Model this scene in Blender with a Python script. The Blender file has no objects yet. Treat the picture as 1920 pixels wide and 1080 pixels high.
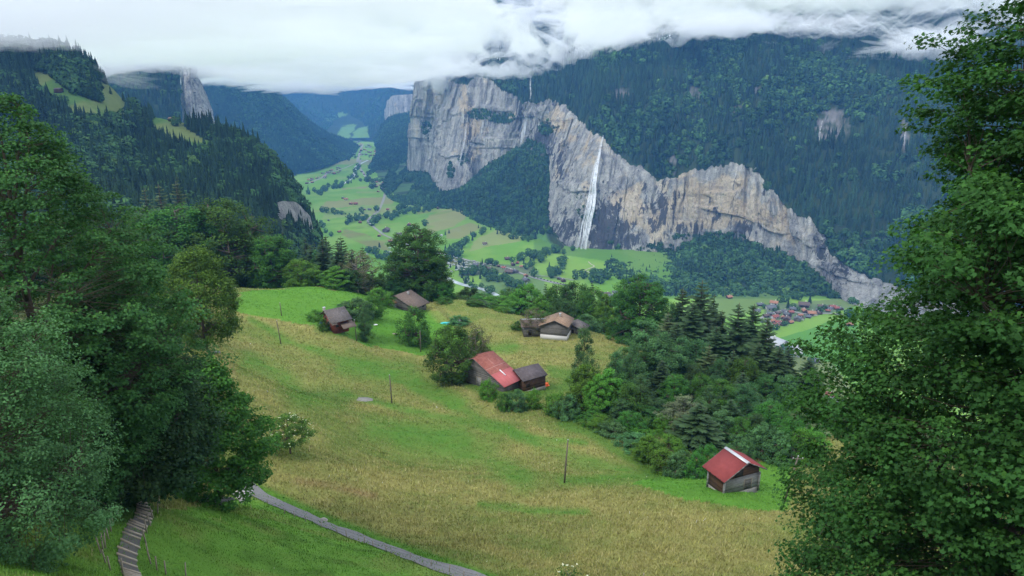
import bpy, math, time
import numpy as np
from mathutils import Vector, Matrix
T0=time.time()
rs=np.random.RandomState
PI=math.pi
sc=bpy.context.scene
COL=sc.collection

# ------------------------------------------------------------------ camera
FPX=1280.0; PITCH=math.radians(15.5)
CP,SP=math.cos(PITCH),math.sin(PITCH)
cam=bpy.data.cameras.new('camera'); camo=bpy.data.objects.new('camera',cam); COL.objects.link(camo)
cam.lens=24.0; cam.sensor_width=36.0; cam.clip_start=0.5; cam.clip_end=30000
camo.location=(0,0,0); camo.rotation_euler=(PI/2-PITCH,0,0)
sc.camera=camo
def ray(px,py):
    u=(np.asarray(px,float)-960)/FPX; v=(540-np.asarray(py,float))/FPX
    return np.stack([u+0*v, CP+v*SP, v*CP-SP+0*u],-1)
def PD(px,py,d): return ray(px,py)*np.asarray(d,float)[...,None]
def PY(px,py,Y):
    r=ray(px,py); return r*(np.asarray(Y,float)/r[...,1])[...,None]
def PZ(px,py,Z):
    r=ray(px,py); return r*(np.asarray(Z,float)/r[...,2])[...,None]
def proj(P):
    d=P[...,1]*CP-P[...,2]*SP
    up=P[...,1]*SP+P[...,2]*CP
    d=np.where(np.abs(d)<1e-3,1e-3,d)
    return 960+FPX*P[...,0]/d, 540-FPX*up/d

# ------------------------------------------------------------------ noise
def _h(ix,iy,iz,s):
    with np.errstate(over='ignore'):
        n=(ix.astype(np.int64)*374761393+iy.astype(np.int64)*668265263+iz.astype(np.int64)*2147483647+s*1274126177)&0xffffffff
        n=((n^(n>>13))*1274126177)&0xffffffff
        n=n^(n>>16)
    return (n&0xffffff)/float(0xffffff)
def vn(x,y,z=None,s=0):
    x=np.asarray(x,float); y=np.asarray(y,float)+0*x; z=np.zeros_like(x) if z is None else np.asarray(z,float)+0*x
    ix,iy,iz=np.floor(x),np.floor(y),np.floor(z)
    fx,fy,fz=x-ix,y-iy,z-iz
    fx,fy,fz=[f*f*(3-2*f) for f in (fx,fy,fz)]
    r=0
    for a in (0,1):
        for b in (0,1):
            for c in (0,1):
                w=(fx if a else 1-fx)*(fy if b else 1-fy)*(fz if c else 1-fz)
                r=r+w*_h(ix+a,iy+b,iz+c,s)
    return r*2-1
def fbm(x,y,z=None,o=4,s=0,g=.5):
    a=1;r=0;t=0
    for i in range(o):
        k=2.03**i
        r=r+a*vn(np.asarray(x)*k+7.3*i,np.asarray(y)*k+3.1*i,None if z is None else np.asarray(z)*k,s+i); t+=a; a*=g
    return r/t
def sm(a,b,x):
    t=np.clip((x-a)/(b-a),0,1); return t*t*(3-2*t)

# ------------------------------------------------------------------ mesh helpers
def mk(name,V,F,mat,parent=None,col=None,smooth=False,uv=None):
    """F: list of (n,k) int arrays"""
    V=np.asarray(V,np.float32).reshape(-1,3)
    me=bpy.data.meshes.new(name)
    me.vertices.add(len(V)); me.vertices.foreach_set('co',V.ravel())
    F=[np.asarray(f,np.int32) for f in F if len(f)]
    nl=sum(f.size for f in F); npz=sum(len(f) for f in F)
    me.loops.add(nl); me.polygons.add(npz)
    me.loops.foreach_set('vertex_index',np.concatenate([f.ravel() for f in F]))
    tot=np.concatenate([np.full(len(f),f.shape[1],np.int32) for f in F])
    st=np.concatenate([[0],np.cumsum(tot)[:-1]]).astype(np.int32)
    me.polygons.foreach_set('loop_start',st)
    try: me.polygons.foreach_set('loop_total',tot)
    except Exception: pass
    if smooth: me.polygons.foreach_set('use_smooth',np.ones(npz,bool))
    if col is not None:
        c=np.ones((len(V),4),np.float32); c[:,:3]=col
        at=me.color_attributes.new('Col','FLOAT_COLOR','POINT'); at.data.foreach_set('color',c.ravel())
    me.update(calc_edges=True); me.validate(clean_customdata=False)
    if mat is not None: me.materials.append(mat)
    o=bpy.data.objects.new(name,me); COL.objects.link(o)
    if parent is not None: o.parent=parent
    return o
def tag(o,label=None,cat=None,group=None,kind=None):
    if label: o['label']=label
    if cat: o['category']=cat
    if group: o['group']=group
    if kind: o['kind']=kind
    return o
def empty(name,loc,rz=0):
    o=bpy.data.objects.new(name,None); COL.objects.link(o); o.location=loc; o.rotation_euler=(0,0,rz); return o
def copy_tree(o,parent=None):
    c=o.copy(); COL.objects.link(c); c.parent=parent
    for ch in list(o.children): copy_tree(ch,c)
    return c
def grid_faces(nu,nv):
    i=np.arange(nu*nv).reshape(nu,nv)
    return np.stack([i[:-1,:-1],i[1:,:-1],i[1:,1:],i[:-1,1:]],-1).reshape(-1,4)
class MB:
    def __init__(s): s.V=[];s.F={};s.n=0
    def add(s,V,F):
        V=np.asarray(V,float)
        for f in F: s.F.setdefault(len(f),[]).append([x+s.n for x in f])
        s.V.append(V); s.n+=len(V)
    def box(s,c,size,rz=0,rot=None):
        x,y,z=[q/2 for q in size]
        V=np.array([[a,b,d] for a in(-x,x) for b in(-y,y) for d in(-z,z)],float)
        if rot is not None: V=V@np.array(rot).T
        if rz: 
            cz,sz=math.cos(rz),math.sin(rz); V=V@np.array([[cz,sz,0],[-sz,cz,0],[0,0,1]])
        s.add(V+np.array(c),[(0,1,3,2),(4,6,7,5),(0,4,5,1),(2,3,7,6),(0,2,6,4),(1,5,7,3)])
    def hexa(s,bot,top):
        V=list(bot)+list(top); n=len(bot)
        F=[tuple(range(n))[::-1],tuple(range(n,2*n))]+[(i,(i+1)%n,n+(i+1)%n,n+i) for i in range(n)]
        s.add(V,F)
    def tube(s,pts,rad,k=6,cap=True):
        pts=np.asarray(pts,float); rad=np.broadcast_to(rad,(len(pts),))
        t=np.gradient(pts,axis=0); t/=np.linalg.norm(t,axis=1)[:,None]+1e-9
        ref=np.array([0,0,1.]) if abs(t[0][2])<.9 else np.array([1.,0,0])
        a=np.cross(t,ref); a/=np.linalg.norm(a,axis=1)[:,None]+1e-9; b=np.cross(t,a)
        an=np.arange(k)/k*2*PI
        V=pts[:,None]+rad[:,None,None]*(a[:,None]*np.cos(an)[None,:,None]+b[:,None]*np.sin(an)[None,:,None])
        F=[]
        for i in range(len(pts)-1):
            for j in range(k): F.append((i*k+j,i*k+(j+1)%k,(i+1)*k+(j+1)%k,(i+1)*k+j))
        if cap: F+= [tuple(range(k))[::-1],tuple((len(pts)-1)*k+j for j in range(k))]
        s.add(V.reshape(-1,3),F)
    def build(s,name,mat,parent=None,smooth=False):
        return mk(name,np.concatenate(s.V),[np.array(f) for f in s.F.values()],mat,parent,smooth=smooth)

# ------------------------------------------------------------------ materials
class NT:
    def __init__(s,name,tree=None):
        if tree is None:
            s.m=bpy.data.materials.new(name); s.m.use_nodes=True; s.t=s.m.node_tree
        else: s.t=tree
        s.t.nodes.clear(); s.n=s.t.nodes; s.l=s.t.links
    def N(s,ty,**kw):
        n=s.n.new(ty)
        for k,v in kw.items():
            if k in n.inputs: s.put(n.inputs[k],v)
            else: setattr(n,k,v)
        return n
    def put(s,inp,v):
        if isinstance(v,bpy.types.NodeSocket): s.l.new(v,inp)
        elif isinstance(v,(tuple,list)) and len(v)==3 and inp.type=='RGBA': inp.default_value=(*v,1)
        else: inp.default_value=v
    def noise(s,vec,scale,detail=4,rough=.55,dist=0):
        n=s.N('ShaderNodeTexNoise'); s.put(n.inputs['Vector'],vec); n.inputs['Scale'].default_value=scale
        n.inputs['Detail'].default_value=detail; n.inputs['Roughness'].default_value=rough; n.inputs['Distortion'].default_value=dist
        return n.outputs[0]
    def pos(s): return s.N('ShaderNodeNewGeometry').outputs['Position']
    def obj(s): return s.N('ShaderNodeTexCoord').outputs['Object']
    def mapv(s,vec,scale=(1,1,1),loc=(0,0,0),rot=(0,0,0)):
        n=s.N('ShaderNodeMapping'); s.put(n.inputs['Vector'],vec); n.inputs['Scale'].default_value=scale; n.inputs['Location'].default_value=loc; n.inputs['Rotation'].default_value=rot
        return n.outputs[0]
    def ramp(s,f,stops,interp='LINEAR'):
        n=s.N('ShaderNodeValToRGB'); s.put(n.inputs[0],f); e=n.color_ramp; e.interpolation=interp
        while len(e.elements)<len(stops): e.elements.new(.5)
        for el,(p,c) in zip(e.elements,stops):
            el.position=p; el.color=(*c,1) if isinstance(c,(tuple,list)) else (c,c,c,1)
        return n.outputs[0]
    def mix(s,f,a,b,mode='MIX'):
        n=s.N('ShaderNodeMix',data_type='RGBA',blend_type=mode)
        s.put(n.inputs[0],f); s.put(n.inputs[6],a); s.put(n.inputs[7],b); return n.outputs[2]
    def math(s,op,a,b=0,c=0):
        n=s.N('ShaderNodeMath',operation=op); s.put(n.inputs[0],a); s.put(n.inputs[1],b); s.put(n.inputs[2],c); return n.outputs[0]
    def attr(s,name='Col'):
        n=s.N('ShaderNodeAttribute',attribute_name=name); return n.outputs['Color']
    def bump(s,h,dist=.1,strength=1):
        n=s.N('ShaderNodeBump'); s.put(n.inputs['Height'],h); n.inputs['Distance'].default_value=dist; n.inputs['Strength'].default_value=strength; return n.outputs[0]
    def bsdf(s,col,rough=.8,normal=None,spec=.3,metal=0):
        n=s.N('ShaderNodeBsdfPrincipled'); s.put(n.inputs['Base Color'],col); s.put(n.inputs['Roughness'],rough)
        n.inputs['Specular IOR Level'].default_value=spec; n.inputs['Metallic'].default_value=metal
        if normal is not None: s.put(n.inputs['Normal'],normal)
        return n.outputs[0]
    def out(s,surf=None,vol=None):
        o=s.N('ShaderNodeOutputMaterial')
        if surf is not None: s.l.new(surf,o.inputs['Surface'])
        if vol is not None: s.l.new(vol,o.inputs['Volume'])
        return s.m

def m_plain(name,col,rough=.8,var=.15,scale=3,metal=0,bump=0,spec=.3):
    t=NT(name); p=t.obj(); n=t.noise(p,scale,5)
    c=t.mix(n,tuple(x*(1-var) for x in col),tuple(min(1,x*(1+var)) for x in col))
    return t.out(t.bsdf(c,rough,t.bump(n,bump) if bump else None,spec,metal))
def m_wood(name,dark,light,plank=.22,axis='z'):
    t=NT(name); p=t.obj()
    sep=t.N('ShaderNodeSeparateXYZ'); t.put(sep.inputs[0],p)
    z=sep.outputs[2] if axis=='z' else sep.outputs[0]
    k=t.math('DIVIDE',z,plank); fr=t.math('FRACT',k); fl=t.math('FLOOR',k)
    gap=t.math('LESS_THAN',fr,.12)
    wn=t.N('ShaderNodeTexWhiteNoise',noise_dimensions='1D'); t.put(wn.inputs['W'],fl)
    sc_=(1.2,1.2,14) if axis=='z' else (14,14,1.2)
    n=t.noise(t.mapv(p,sc_),1.3,5,.6)
    n2=t.noise(p,.7,3)
    f=t.math('ADD',t.math('MULTIPLY',n,.6),t.math('MULTIPLY',wn.outputs[0],.25)); f=t.math('ADD',f,t.math('MULTIPLY',n2,.25))
    c=t.ramp(f,[(.3,dark),(.75,light)])
    c=t.mix(t.math('MULTIPLY',gap,.75),c,(.012,.011,.01))
    return t.out(t.bsdf(c,.85,t.bump(t.math('SUBTRACT',n,gap),.03)))
def m_tile(name,a,b,sz=.35,stain=.25):
    t=NT(name); p=t.obj()
    br=t.N('ShaderNodeTexBrick'); t.put(br.inputs['Vector'],t.mapv(p,(1,1,1)))
    br.inputs['Scale'].default_value=1; br.inputs['Brick Width'].default_value=sz; br.inputs['Row Height'].default_value=sz*.9
    br.inputs['Mortar Size'].default_value=.03; t.put(br.inputs['Color1'],a); t.put(br.inputs['Color2'],b); t.put(br.inputs['Mortar'],tuple(x*.35 for x in a))
    n=t.noise(p,.9,5,.6)
    c=t.mix(t.ramp(n,[(.42,0),(.7,1)]),br.outputs[0],tuple(x*.6 for x in b))
    return t.out(t.bsdf(c,.85,t.bump(br.outputs[1],-.03)))
def m_metalroof(name,a,b,seam=.8,axis=0):
    t=NT(name); p=t.obj(); sep=t.N('ShaderNodeSeparateXYZ'); t.put(sep.inputs[0],p)
    fr=t.math('FRACT',t.math('DIVIDE',sep.outputs[axis],seam)); g=t.math('LESS_THAN',fr,.05)
    rp=t.math('SINE',t.math('MULTIPLY',sep.outputs[axis],40)); 
    n=t.noise(t.mapv(p,(1,1,1)),1.2,6,.65)
    c=t.ramp(n,[(.3,a),(.72,b)]); c=t.mix(t.math('MULTIPLY',g,.35),c,tuple(x*.5 for x in a))
    return t.out(t.bsdf(c,.75,t.bump(t.math('ADD',g,t.math('MULTIPLY',rp,.3)),.02),.12))
def m_foliage(name,tr=.3,hue=.04,rough=.55,val=.5,gl=.35,low=.8,high=1.25):
    t=NT(name); c=t.attr()
    oi=t.N('ShaderNodeObjectInfo')
    h=t.N('ShaderNodeHueSaturation'); 
    t.put(h.inputs['Hue'],t.math('ADD',.5-hue/2,t.math('MULTIPLY',oi.outputs['Random'],hue)))
    t.put(h.inputs['Value'],t.math('ADD',1-val/2,t.math('MULTIPLY',oi.outputs['Random'],val)))
    t.put(h.inputs['Color'],c)
    c2=t.mix(t.noise(t.obj(),.35,3),tuple([low]*3),tuple([high]*3))
    c3=t.mix(1.0,h.outputs[0],c2,'MULTIPLY')
    b=t.bsdf(c3,rough,None,gl)
    if tr>0:
        tn=t.N('ShaderNodeBsdfTranslucent'); t.put(tn.inputs[0],t.mix(1.0,c3,(1.0,1.1,.42),'MULTIPLY'))
        mx=t.N('ShaderNodeMixShader'); mx.inputs[0].default_value=tr; t.l.new(b,mx.inputs[1]); t.l.new(tn.outputs[0],mx.inputs[2]); b=mx.outputs[0]
    return t.out(b)
M={}
M['leaf']=m_foliage('leaf_green',.33,gl=.12,rough=.65)
M['leaf_far']=m_foliage('forest_green',0.0,0,.9,0,.1)
M['needle']=m_foliage('needle_green',.1,.02,.7,.25,.2)
M['bark']=m_plain('bark',(.075,.06,.045),.9,.5,6,bump=.02)
M['bark_grey']=m_plain('bark_grey',(.16,.14,.12),.9,.4,6,bump=.02)
def m_ground(name,scale1,bumpd,nstr=.35,fine=None):
    t=NT(name); p=t.pos(); c=t.attr()
    n=t.noise(p,scale1,8,.7); n2=t.noise(t.mapv(p,(1,1,.4)),scale1*7,4,.7)
    f=t.mix(t.math('ADD',t.math('MULTIPLY',n,.6),t.math('MULTIPLY',n2,.4)),tuple([1-nstr*1.6]*3),tuple([1+nstr*1.6]*3))
    c=t.mix(1.0,c,f,'MULTIPLY')
    return t.out(t.bsdf(c,.95,t.bump(t.math('ADD',n,n2),bumpd),.1))
M['meadow']=m_ground('meadow_grass',.9,.25,.3)
M['valley']=m_ground('valley_grass',.02,.5,.12)
M['forestfloor']=m_ground('forest_floor',.02,2,.3)

def m_rock():
    t=NT('cliff_rock'); p=t.pos(); a=t.attr()
    sepc=t.N('ShaderNodeSeparateColor'); t.put(sepc.inputs[0],a)
    ochre,veg,dark=sepc.outputs[0],sepc.outputs[1],sepc.outputs[2]
    vs=t.noise(t.mapv(p,(1,1,.07)),.03,9,.7,.15)      # tall streaks
    fs=t.noise(t.mapv(p,(1,1,.035)),.075,6,.72,.1)
    bl=t.noise(p,.012,8,.62,.3)
    bd=t.noise(t.mapv(p,(.25,.25,1.6)),.03,6,.6)    # bedding
    grey=t.ramp(vs,[(.31,(.12,.12,.12)),(.41,(.3,.295,.285)),(.51,(.47,.46,.425)),(.63,(.68,.66,.6))])
    och=t.ramp(t.math('ADD',t.math('MULTIPLY',vs,.5),t.math('MULTIPLY',bl,.5)),[(.36,(.29,.23,.16)),(.47,(.6,.485,.33)),(.6,(.72,.63,.48))])
    of=t.math('ADD',ochre,t.math('MULTIPLY',t.math('SUBTRACT',bl,.5),2.4))
    c=t.mix(t.ramp(of,[(.34,0),(.55,1)]),grey,och)
    sf=t.math('ADD',dark,t.math('MULTIPLY',t.math('SUBTRACT',fs,.5),2.2))
    c=t.mix(t.ramp(sf,[(.32,0),(.47,.92)]),c,(.06,.06,.07))
    c=t.mix(t.ramp(bd,[(.3,.45),(.44,0)]),c,(.1,.1,.11)); cr=t.noise(t.mapv(p,(1,1,.5)),.11,7,.75,.5); c=t.mix(t.ramp(t.math('ABSOLUTE',t.math('SUBTRACT',cr,.5)),[(.0,.7),(.022,0)]),c,(.05,.05,.055))
    w=t.noise(t.mapv(p,(1,1,.12),(50,20,0)),.05,6,.7); c=t.mix(t.ramp(w,[(.6,0),(.78,.45)]),c,(.62,.61,.6))
    vn_=t.noise(p,.035,8,.75)
    vf=t.math('ADD',veg,t.math('MULTIPLY',t.math('SUBTRACT',vn_,.5),1.8))
    c=t.mix(t.ramp(vf,[(.44,0),(.58,1)]),c,t.mix(t.noise(p,.15,4),(.02,.045,.015),(.06,.11,.035)))
    h=t.math('ADD',t.math('MULTIPLY',fs,1.2),t.math('ADD',vs,t.math('MULTIPLY',t.noise(p,.09,8,.7),.7)))
    return t.out(t.bsdf(c,.95,t.bump(h,16,1.0),.1))
M['rock']=m_rock()

# ------------------------------------------------------------------ world, sun
SUN_EL,SUN_AZ=math.radians(52),math.radians(228)   # azimuth measured from +Y clockwise
w=bpy.data.worlds.new('World'); sc.world=w; w.use_nodes=True
t=NT('',w.node_tree)
sky=t.N('ShaderNodeTexSky',sky_type='NISHITA'); sky.sun_disc=False; sky.sun_elevation=SUN_EL; sky.sun_rotation=SUN_AZ; sky.air_density=1; sky.dust_density=2; sky.altitude=1200
g=t.N('ShaderNodeTexCoord').outputs['Generated']
cn=t.noise(t.mapv(g,(1,1,5)),1.6,7,.55,.3); cn2=t.noise(t.mapv(g,(1,1,4),(3,1,0)),3.2,6,.55,.2)
ccol=t.ramp(t.math('ADD',t.math('MULTIPLY',cn,.65),t.math('MULTIPLY',cn2,.35)),[(.36,(7.2,8.1,9.2)),(.48,(9.4,10.1,10.9)),(.6,(13,13.2,13.4))])
WSKY=t.mix(.9,sky.outputs[0],ccol)
bg=t.N('ShaderNodeBackground'); t.put(bg.inputs[0],WSKY); bg.inputs[1].default_value=.1
wo=t.N('ShaderNodeOutputWorld'); t.l.new(bg.outputs[0],wo.inputs[0])
sl=bpy.data.lights.new('sun','SUN'); sl.energy=1.5; sl.angle=math.radians(14); sl.color=(1,.96,.9)
so=bpy.data.objects.new('sun',sl); COL.objects.link(so)
sd=Vector((math.sin(SUN_AZ)*math.cos(SUN_EL),math.cos(SUN_AZ)*math.cos(SUN_EL),math.sin(SUN_EL)))
so.rotation_euler=sd.to_track_quat('Z','Y').to_euler(); so.location=sd*500
vs_=sc.view_settings; vs_.view_transform='Standard'; vs_.look='None'; vs_.gamma=1; vs_.exposure=0.7; vs_.use_curve_mapping=False
cy=sc.cycles; cy.max_bounces=8; cy.diffuse_bounces=3; cy.glossy_bounces=2; cy.transmission_bounces=4; cy.volume_bounces=6; cy.transparent_max_bounces=8
cy.use_denoising=True; cy.use_adaptive_sampling=True; cy.adaptive_threshold=.01; cy.caustics_reflective=False; cy.caustics_refractive=False
# ================================================================== TERRAIN
FLOOR=-395.0
def catmull(P,m):
    P=np.asarray(P,float); n=len(P)
    E=np.concatenate([[2*P[0]-P[1]],P,[2*P[-1]-P[-2]]])
    t=np.linspace(0,n-1,m); i=np.minimum(t.astype(int),n-2); f=(t-i).reshape((-1,)+(1,)*(P.ndim-1))
    a,b,c,d=E[i],E[i+1],E[i+2],E[i+3]
    return .5*((2*b)+(c-a)*f+(2*a-5*b+4*c-d)*f**2+(3*b-a-3*c+d)*f**3)
def lerp_rows(A,B,n,shape=None):
    t=np.linspace(0,1,n); t2=t if shape is None else shape(t)
    out=A[:,None]*(1-t[None,:,None])+B[:,None]*t[None,:,None]
    if shape is not None: out[...,2]=A[:,None,2]*(1-t2[None])+B[:,None,2]*t2[None]
    return out
def normals(P):
    du=np.gradient(P,axis=0); dv=np.gradient(P,axis=1)
    n=np.cross(du,dv); n/=np.linalg.norm(n,axis=-1,keepdims=True)+1e-9
    flip=(np.sum(n*P,-1)>0); n[flip]*=-1     # towards the viewpoint side
    return n
def stroke(px,py,pts,wd,soft=.5):
    """1 near the polyline (list of px,py), falling to 0"""
    best=np.full(np.shape(px),1e9)
    for (x0,y0),(x1,y1) in zip(pts[:-1],pts[1:]):
        dx,dy=x1-x0,y1-y0; L=dx*dx+dy*dy+1e-9
        t=np.clip(((px-x0)*dx+(py-y0)*dy)/L,0,1)
        best=np.minimum(best,np.hypot(px-x0-t*dx,py-y0-t*dy))
    return 1-sm(wd*(1-soft)*.5,wd*(1+soft)*.5,best)
def inpoly(px,py,pts):
    r=np.zeros(np.shape(px),bool); n=len(pts)
    for i in range(n):
        x0,y0=pts[i]; x1,y1=pts[(i+1)%n]
        c=((y0>py)!=(y1>py))&(px<(x1-x0)*(py-y0)/((y1-y0) or 1e-9)+x0); r^=c
    return r

# ---- foreground hillside height field (thin-plate through surveyed points)
ctl=[]
def c_(px,py,d): ctl.append(tuple(PD(px,py,d)))
for a in [(240,1060,45),(262,1000,50),(240,925,62),(850,1072,70),(600,980,80),(460,915,89),(1380,912,105),(1060,1080,72),(545,852,98),
          (1062,905,110),(735,755,154),(930,725,165),(628,610,197),(527,645,187),(789,660,208),(669,640,205),(765,578,255),(1040,622,235),
          (450,545,230),(560,541,240),(660,548,250),(820,602,242),(1160,640,235),(1130,755,165),(1020,765,155),(1080,815,135),(1225,885,120),
          (1450,880,120),(1480,1080,80),(0,1080,30),(0,940,45),(150,1080,37),(400,1080,52),(650,1080,62),(300,960,58),(430,940,77),
          (385,655,130),(100,720,95),(1480,940,103),(760,860,118),(900,960,92),(640,760,140),(500,720,142),(1250,980,90),
          (440,605,190),(900,640,225),(700,610,215),(860,565,262),(1000,600,250)]: c_(*a)
ctl+=[(0,-30,9),(0,-4,-1.8),(0,2.5,-5.5),(0,10,-12.5),(-25,0,-4),(25,2,-12),(60,5,-22),(-60,10,-8),(120,20,-40),(200,40,-60),
      (0,290,-104),(0,330,-132),(0,450,-222),(0,650,-360),(0,800,-430),(-90,280,-84),(-90,330,-104),(-90,450,-185),(-90,650,-330),
      (-150,330,-84),(-160,450,-125),(-150,620,-260),(-300,300,-72),(-330,500,-108),(-220,150,-30),(-160,90,-28),(-260,60,-10),
      (107,260,-128),(110,215,-104),(70,270,-118),(160,400,-232),(150,260,-146),(220,260,-170),(250,180,-130),(300,400,-290),(300,650,-420),(150,650,-415),(150,170,-98),
      (90,160,-80),(120,120,-72),(120,70,-55),(320,120,-120),(420,300,-280)]
ctl=np.array(ctl)
def _tps(r2): return np.where(r2>1e-12,.5*r2*np.log(r2+1e-12),0)
_XY=ctl[:,:2]/100; n_=len(ctl)
A=np.zeros((n_+3,n_+3)); A[:n_,:n_]=_tps(((_XY[:,None]-_XY[None])**2).sum(-1))+np.eye(n_)*.0006
A[:n_,n_]=1; A[:n_,n_+1:]=_XY; A[n_,:n_]=1; A[n_+1:,:n_]=_XY.T
_w=np.linalg.solve(A,np.concatenate([ctl[:,2],[0,0,0]]))
def gz(x,y,detail=True):
    x=np.asarray(x,float); y=np.asarray(y,float)
    z=_w[n_]+_w[n_+1]*x/100+_w[n_+2]*y/100
    for k in range(n_): z=z+_w[k]*_tps((x/100-_XY[k,0])**2+(y/100-_XY[k,1])**2)
    if detail:
        amp=sm(15,60,y)
        z=z+amp*(1.25*fbm(x/24,y/12,s=3,o=3)+.22*fbm(x/3.5,y/2.5,s=9,o=3))
    return z
def hit_ground(px,py):
    """where the sight line through a picture point meets the near hillside"""
    r=ray(px,py); prev=4.
    d=4.
    while d<600:
        p=r*d
        if float(gz(p[0],p[1]))>=p[2]: break
        prev=d; d*=1.02
    for _ in range(14):
        m=(prev+d)/2; p=r*m
        if float(gz(p[0],p[1]))>=p[2]: d=m
        else: prev=m
    return r*d
def at(px,d):
    """ground point below picture column px at depth d"""
    P=PD(px,540,d); x,y=P[0],P[1]
    for _ in range(6):
        z=float(gz(x,y)); 
        y=(d+z*SP)/CP
    x=(px-960)/FPX*d
    return np.array([x,y,float(gz(x,y))])
def srgb(*c): return tuple(((x/255+.055)/1.055)**2.4 if x>10 else x/255/12.92 for x in c)

ys=np.concatenate([np.arange(-30,20,1.5),np.arange(20,120,.6),np.arange(120,300,.9),np.arange(300,820,5)])
xs=np.concatenate([np.arange(-420,-130,5),np.arange(-130,130,.7),np.arange(130,440,5)])
X,Y=np.meshgrid(xs,ys,indexing='ij'); Z=gz(X,Y)
P=np.stack([X,Y,Z],-1); px,py=proj(P)
wx=px+14*fbm(X/9,Y/9,s=21); wy=py+9*fbm(X/9,Y/9,s=22)
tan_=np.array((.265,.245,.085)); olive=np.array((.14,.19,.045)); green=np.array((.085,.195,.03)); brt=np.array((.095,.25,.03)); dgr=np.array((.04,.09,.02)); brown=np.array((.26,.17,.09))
nz=fbm(X/14,Y/7,s=31,o=5,g=.6); nz2=fbm(X/2.2,Y/1.5,s=35,o=3)
f=sm(-.45,.4,nz+.5*nz2)
colg=olive*(1-f[...,None])+(.5*tan_+.5*olive)*f[...,None]
def paint(mask,c,k=1.0):
    global colg
    m=np.clip(mask*k,0,1)[...,None]; colg=colg*(1-m)+np.array(c)*m
brk=.65+.6*np.clip(nz2+.3,0,1)
TAN=[([(440,590),(560,603),(650,632),(700,648),(800,668),(850,700),(900,742),(915,770)],20),([(400,690),(450,700),(520,745)],34),([(400,640),(470,655),(540,700)],16),
     ([(480,790),(560,800),(640,880),(740,910)],26),([(470,880),(640,905),(820,925),(1000,940),(1300,965)],34),([(500,905),(640,950),(800,990)],30),
     ([(870,935),(1000,945),(1100,955)],10),([(820,1000),(900,1020),(1010,1060),(1060,1080)],22),([(1180,990),(1350,985),(1480,960)],30),([(1100,1050),(1300,1040),(1480,1060)],50),
     ([(560,720),(700,760),(860,780)],14),([(900,870),(1000,830),(1100,860)],14),([(1000,800),(1100,850),(1160,880)],14),([(920,630),(1050,640),(1150,640)],14),([(930,670),(1050,690),(1080,700)],26)]
for pts,wd in TAN: paint(stroke(wx,wy,pts,wd*1.5,.9),tan_*1.1,.62*brk)
for pts,wd in [([(560,905),(640,915),(700,930)],14),([(400,680),(440,690)],10)]: paint(stroke(wx,wy,pts,wd,.9),brown,.6*brk)
GRN=[([(470,600),(560,650),(700,690),(800,740),(900,790),(960,805)],10),([(640,735),(740,765),(900,800),(1000,820),(1100,835)],9),([(960,810),(1080,860),(1180,885),(1250,890)],14),
     ([(460,680),(520,700),(560,740),(640,745)],26),([(1060,900),(1200,895),(1320,915)],12),([(760,820),(900,850),(980,900)],34),([(650,690),(760,700),(860,760)],22),([(700,800),(860,820)],30),([(880,655),(960,650)],14),([(1100,960),(1000,955),(900,945)],8)]
for pts,wd in GRN: paint(stroke(wx,wy,pts,wd*1.4,.9),green,.85*brk)
for pts in [[(448,545),(560,538),(680,545),(760,570),(850,590),(840,630),(700,632),(600,612),(440,585)],[(590,606),(640,630),(700,652),(790,666),(880,660),(880,625),(820,606),(650,600)],
            [(1180,905),(1260,885),(1330,875),(1480,865),(1490,905),(1470,955),(1400,955),(1280,935)]]:
    m=inpoly(wx,wy,pts).astype(float); paint(m,brt*.85+green*.15,.92)
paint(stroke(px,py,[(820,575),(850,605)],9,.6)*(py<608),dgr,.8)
paint(stroke(px,py,[(800,560),(835,600)],26,.6)*(py<606),tan_,.5)
for pts,wd in [([(860,700),(900,725),(960,738),(1040,735),(1070,720)],26),([(1040,700),(1090,705)],26),([(1060,790),(1120,820),(1200,870),(1230,890)],22),([(600,612),(700,634),(800,640)],20)]: paint(stroke(wx,wy,pts,wd,.7),green*.9,.8)
PATHL=[(455,912),(500,935),(560,962),(600,980),(660,1003),(720,1026),(790,1052),(860,1074),(920,1095)]
paint(stroke(px,py,[(x,y-7) for x,y in PATHL],26,.35),brt*.8,.9)
below=[(-500,2000),(-500,955)]+[(0,930),(100,985),(180,1000),(300,960),(400,950),(455,912)]+[(x,y+4) for x,y in PATHL]+[(1000,1130),(1000,2000)]
m=inpoly(px,py+3*nz2,below)|(Y<52)&(X<0); paint(m.astype(float),brt*.85+olive*.3,.95); paint(m*sm(-.1,.35,fbm(X/4,Y/3,s=88,o=4)),olive*1.15+tan_*.1,.55); paint(m*sm(.1,.45,fbm(X/2.5,Y/2,s=89,o=4)),green*.7,.5)
m2=inpoly(wx,wy,[(-200,935),(60,965),(150,1010),(200,1060),(190,1100),(-300,2200)]); paint(m2.astype(float)*sm(-.5,.3,nz),olive*.8+tan_*.35,.7)
paint(stroke(wx,wy,[(-60,905),(60,935),(190,965),(260,960)],46,.6),dgr*.9,.9)
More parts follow.
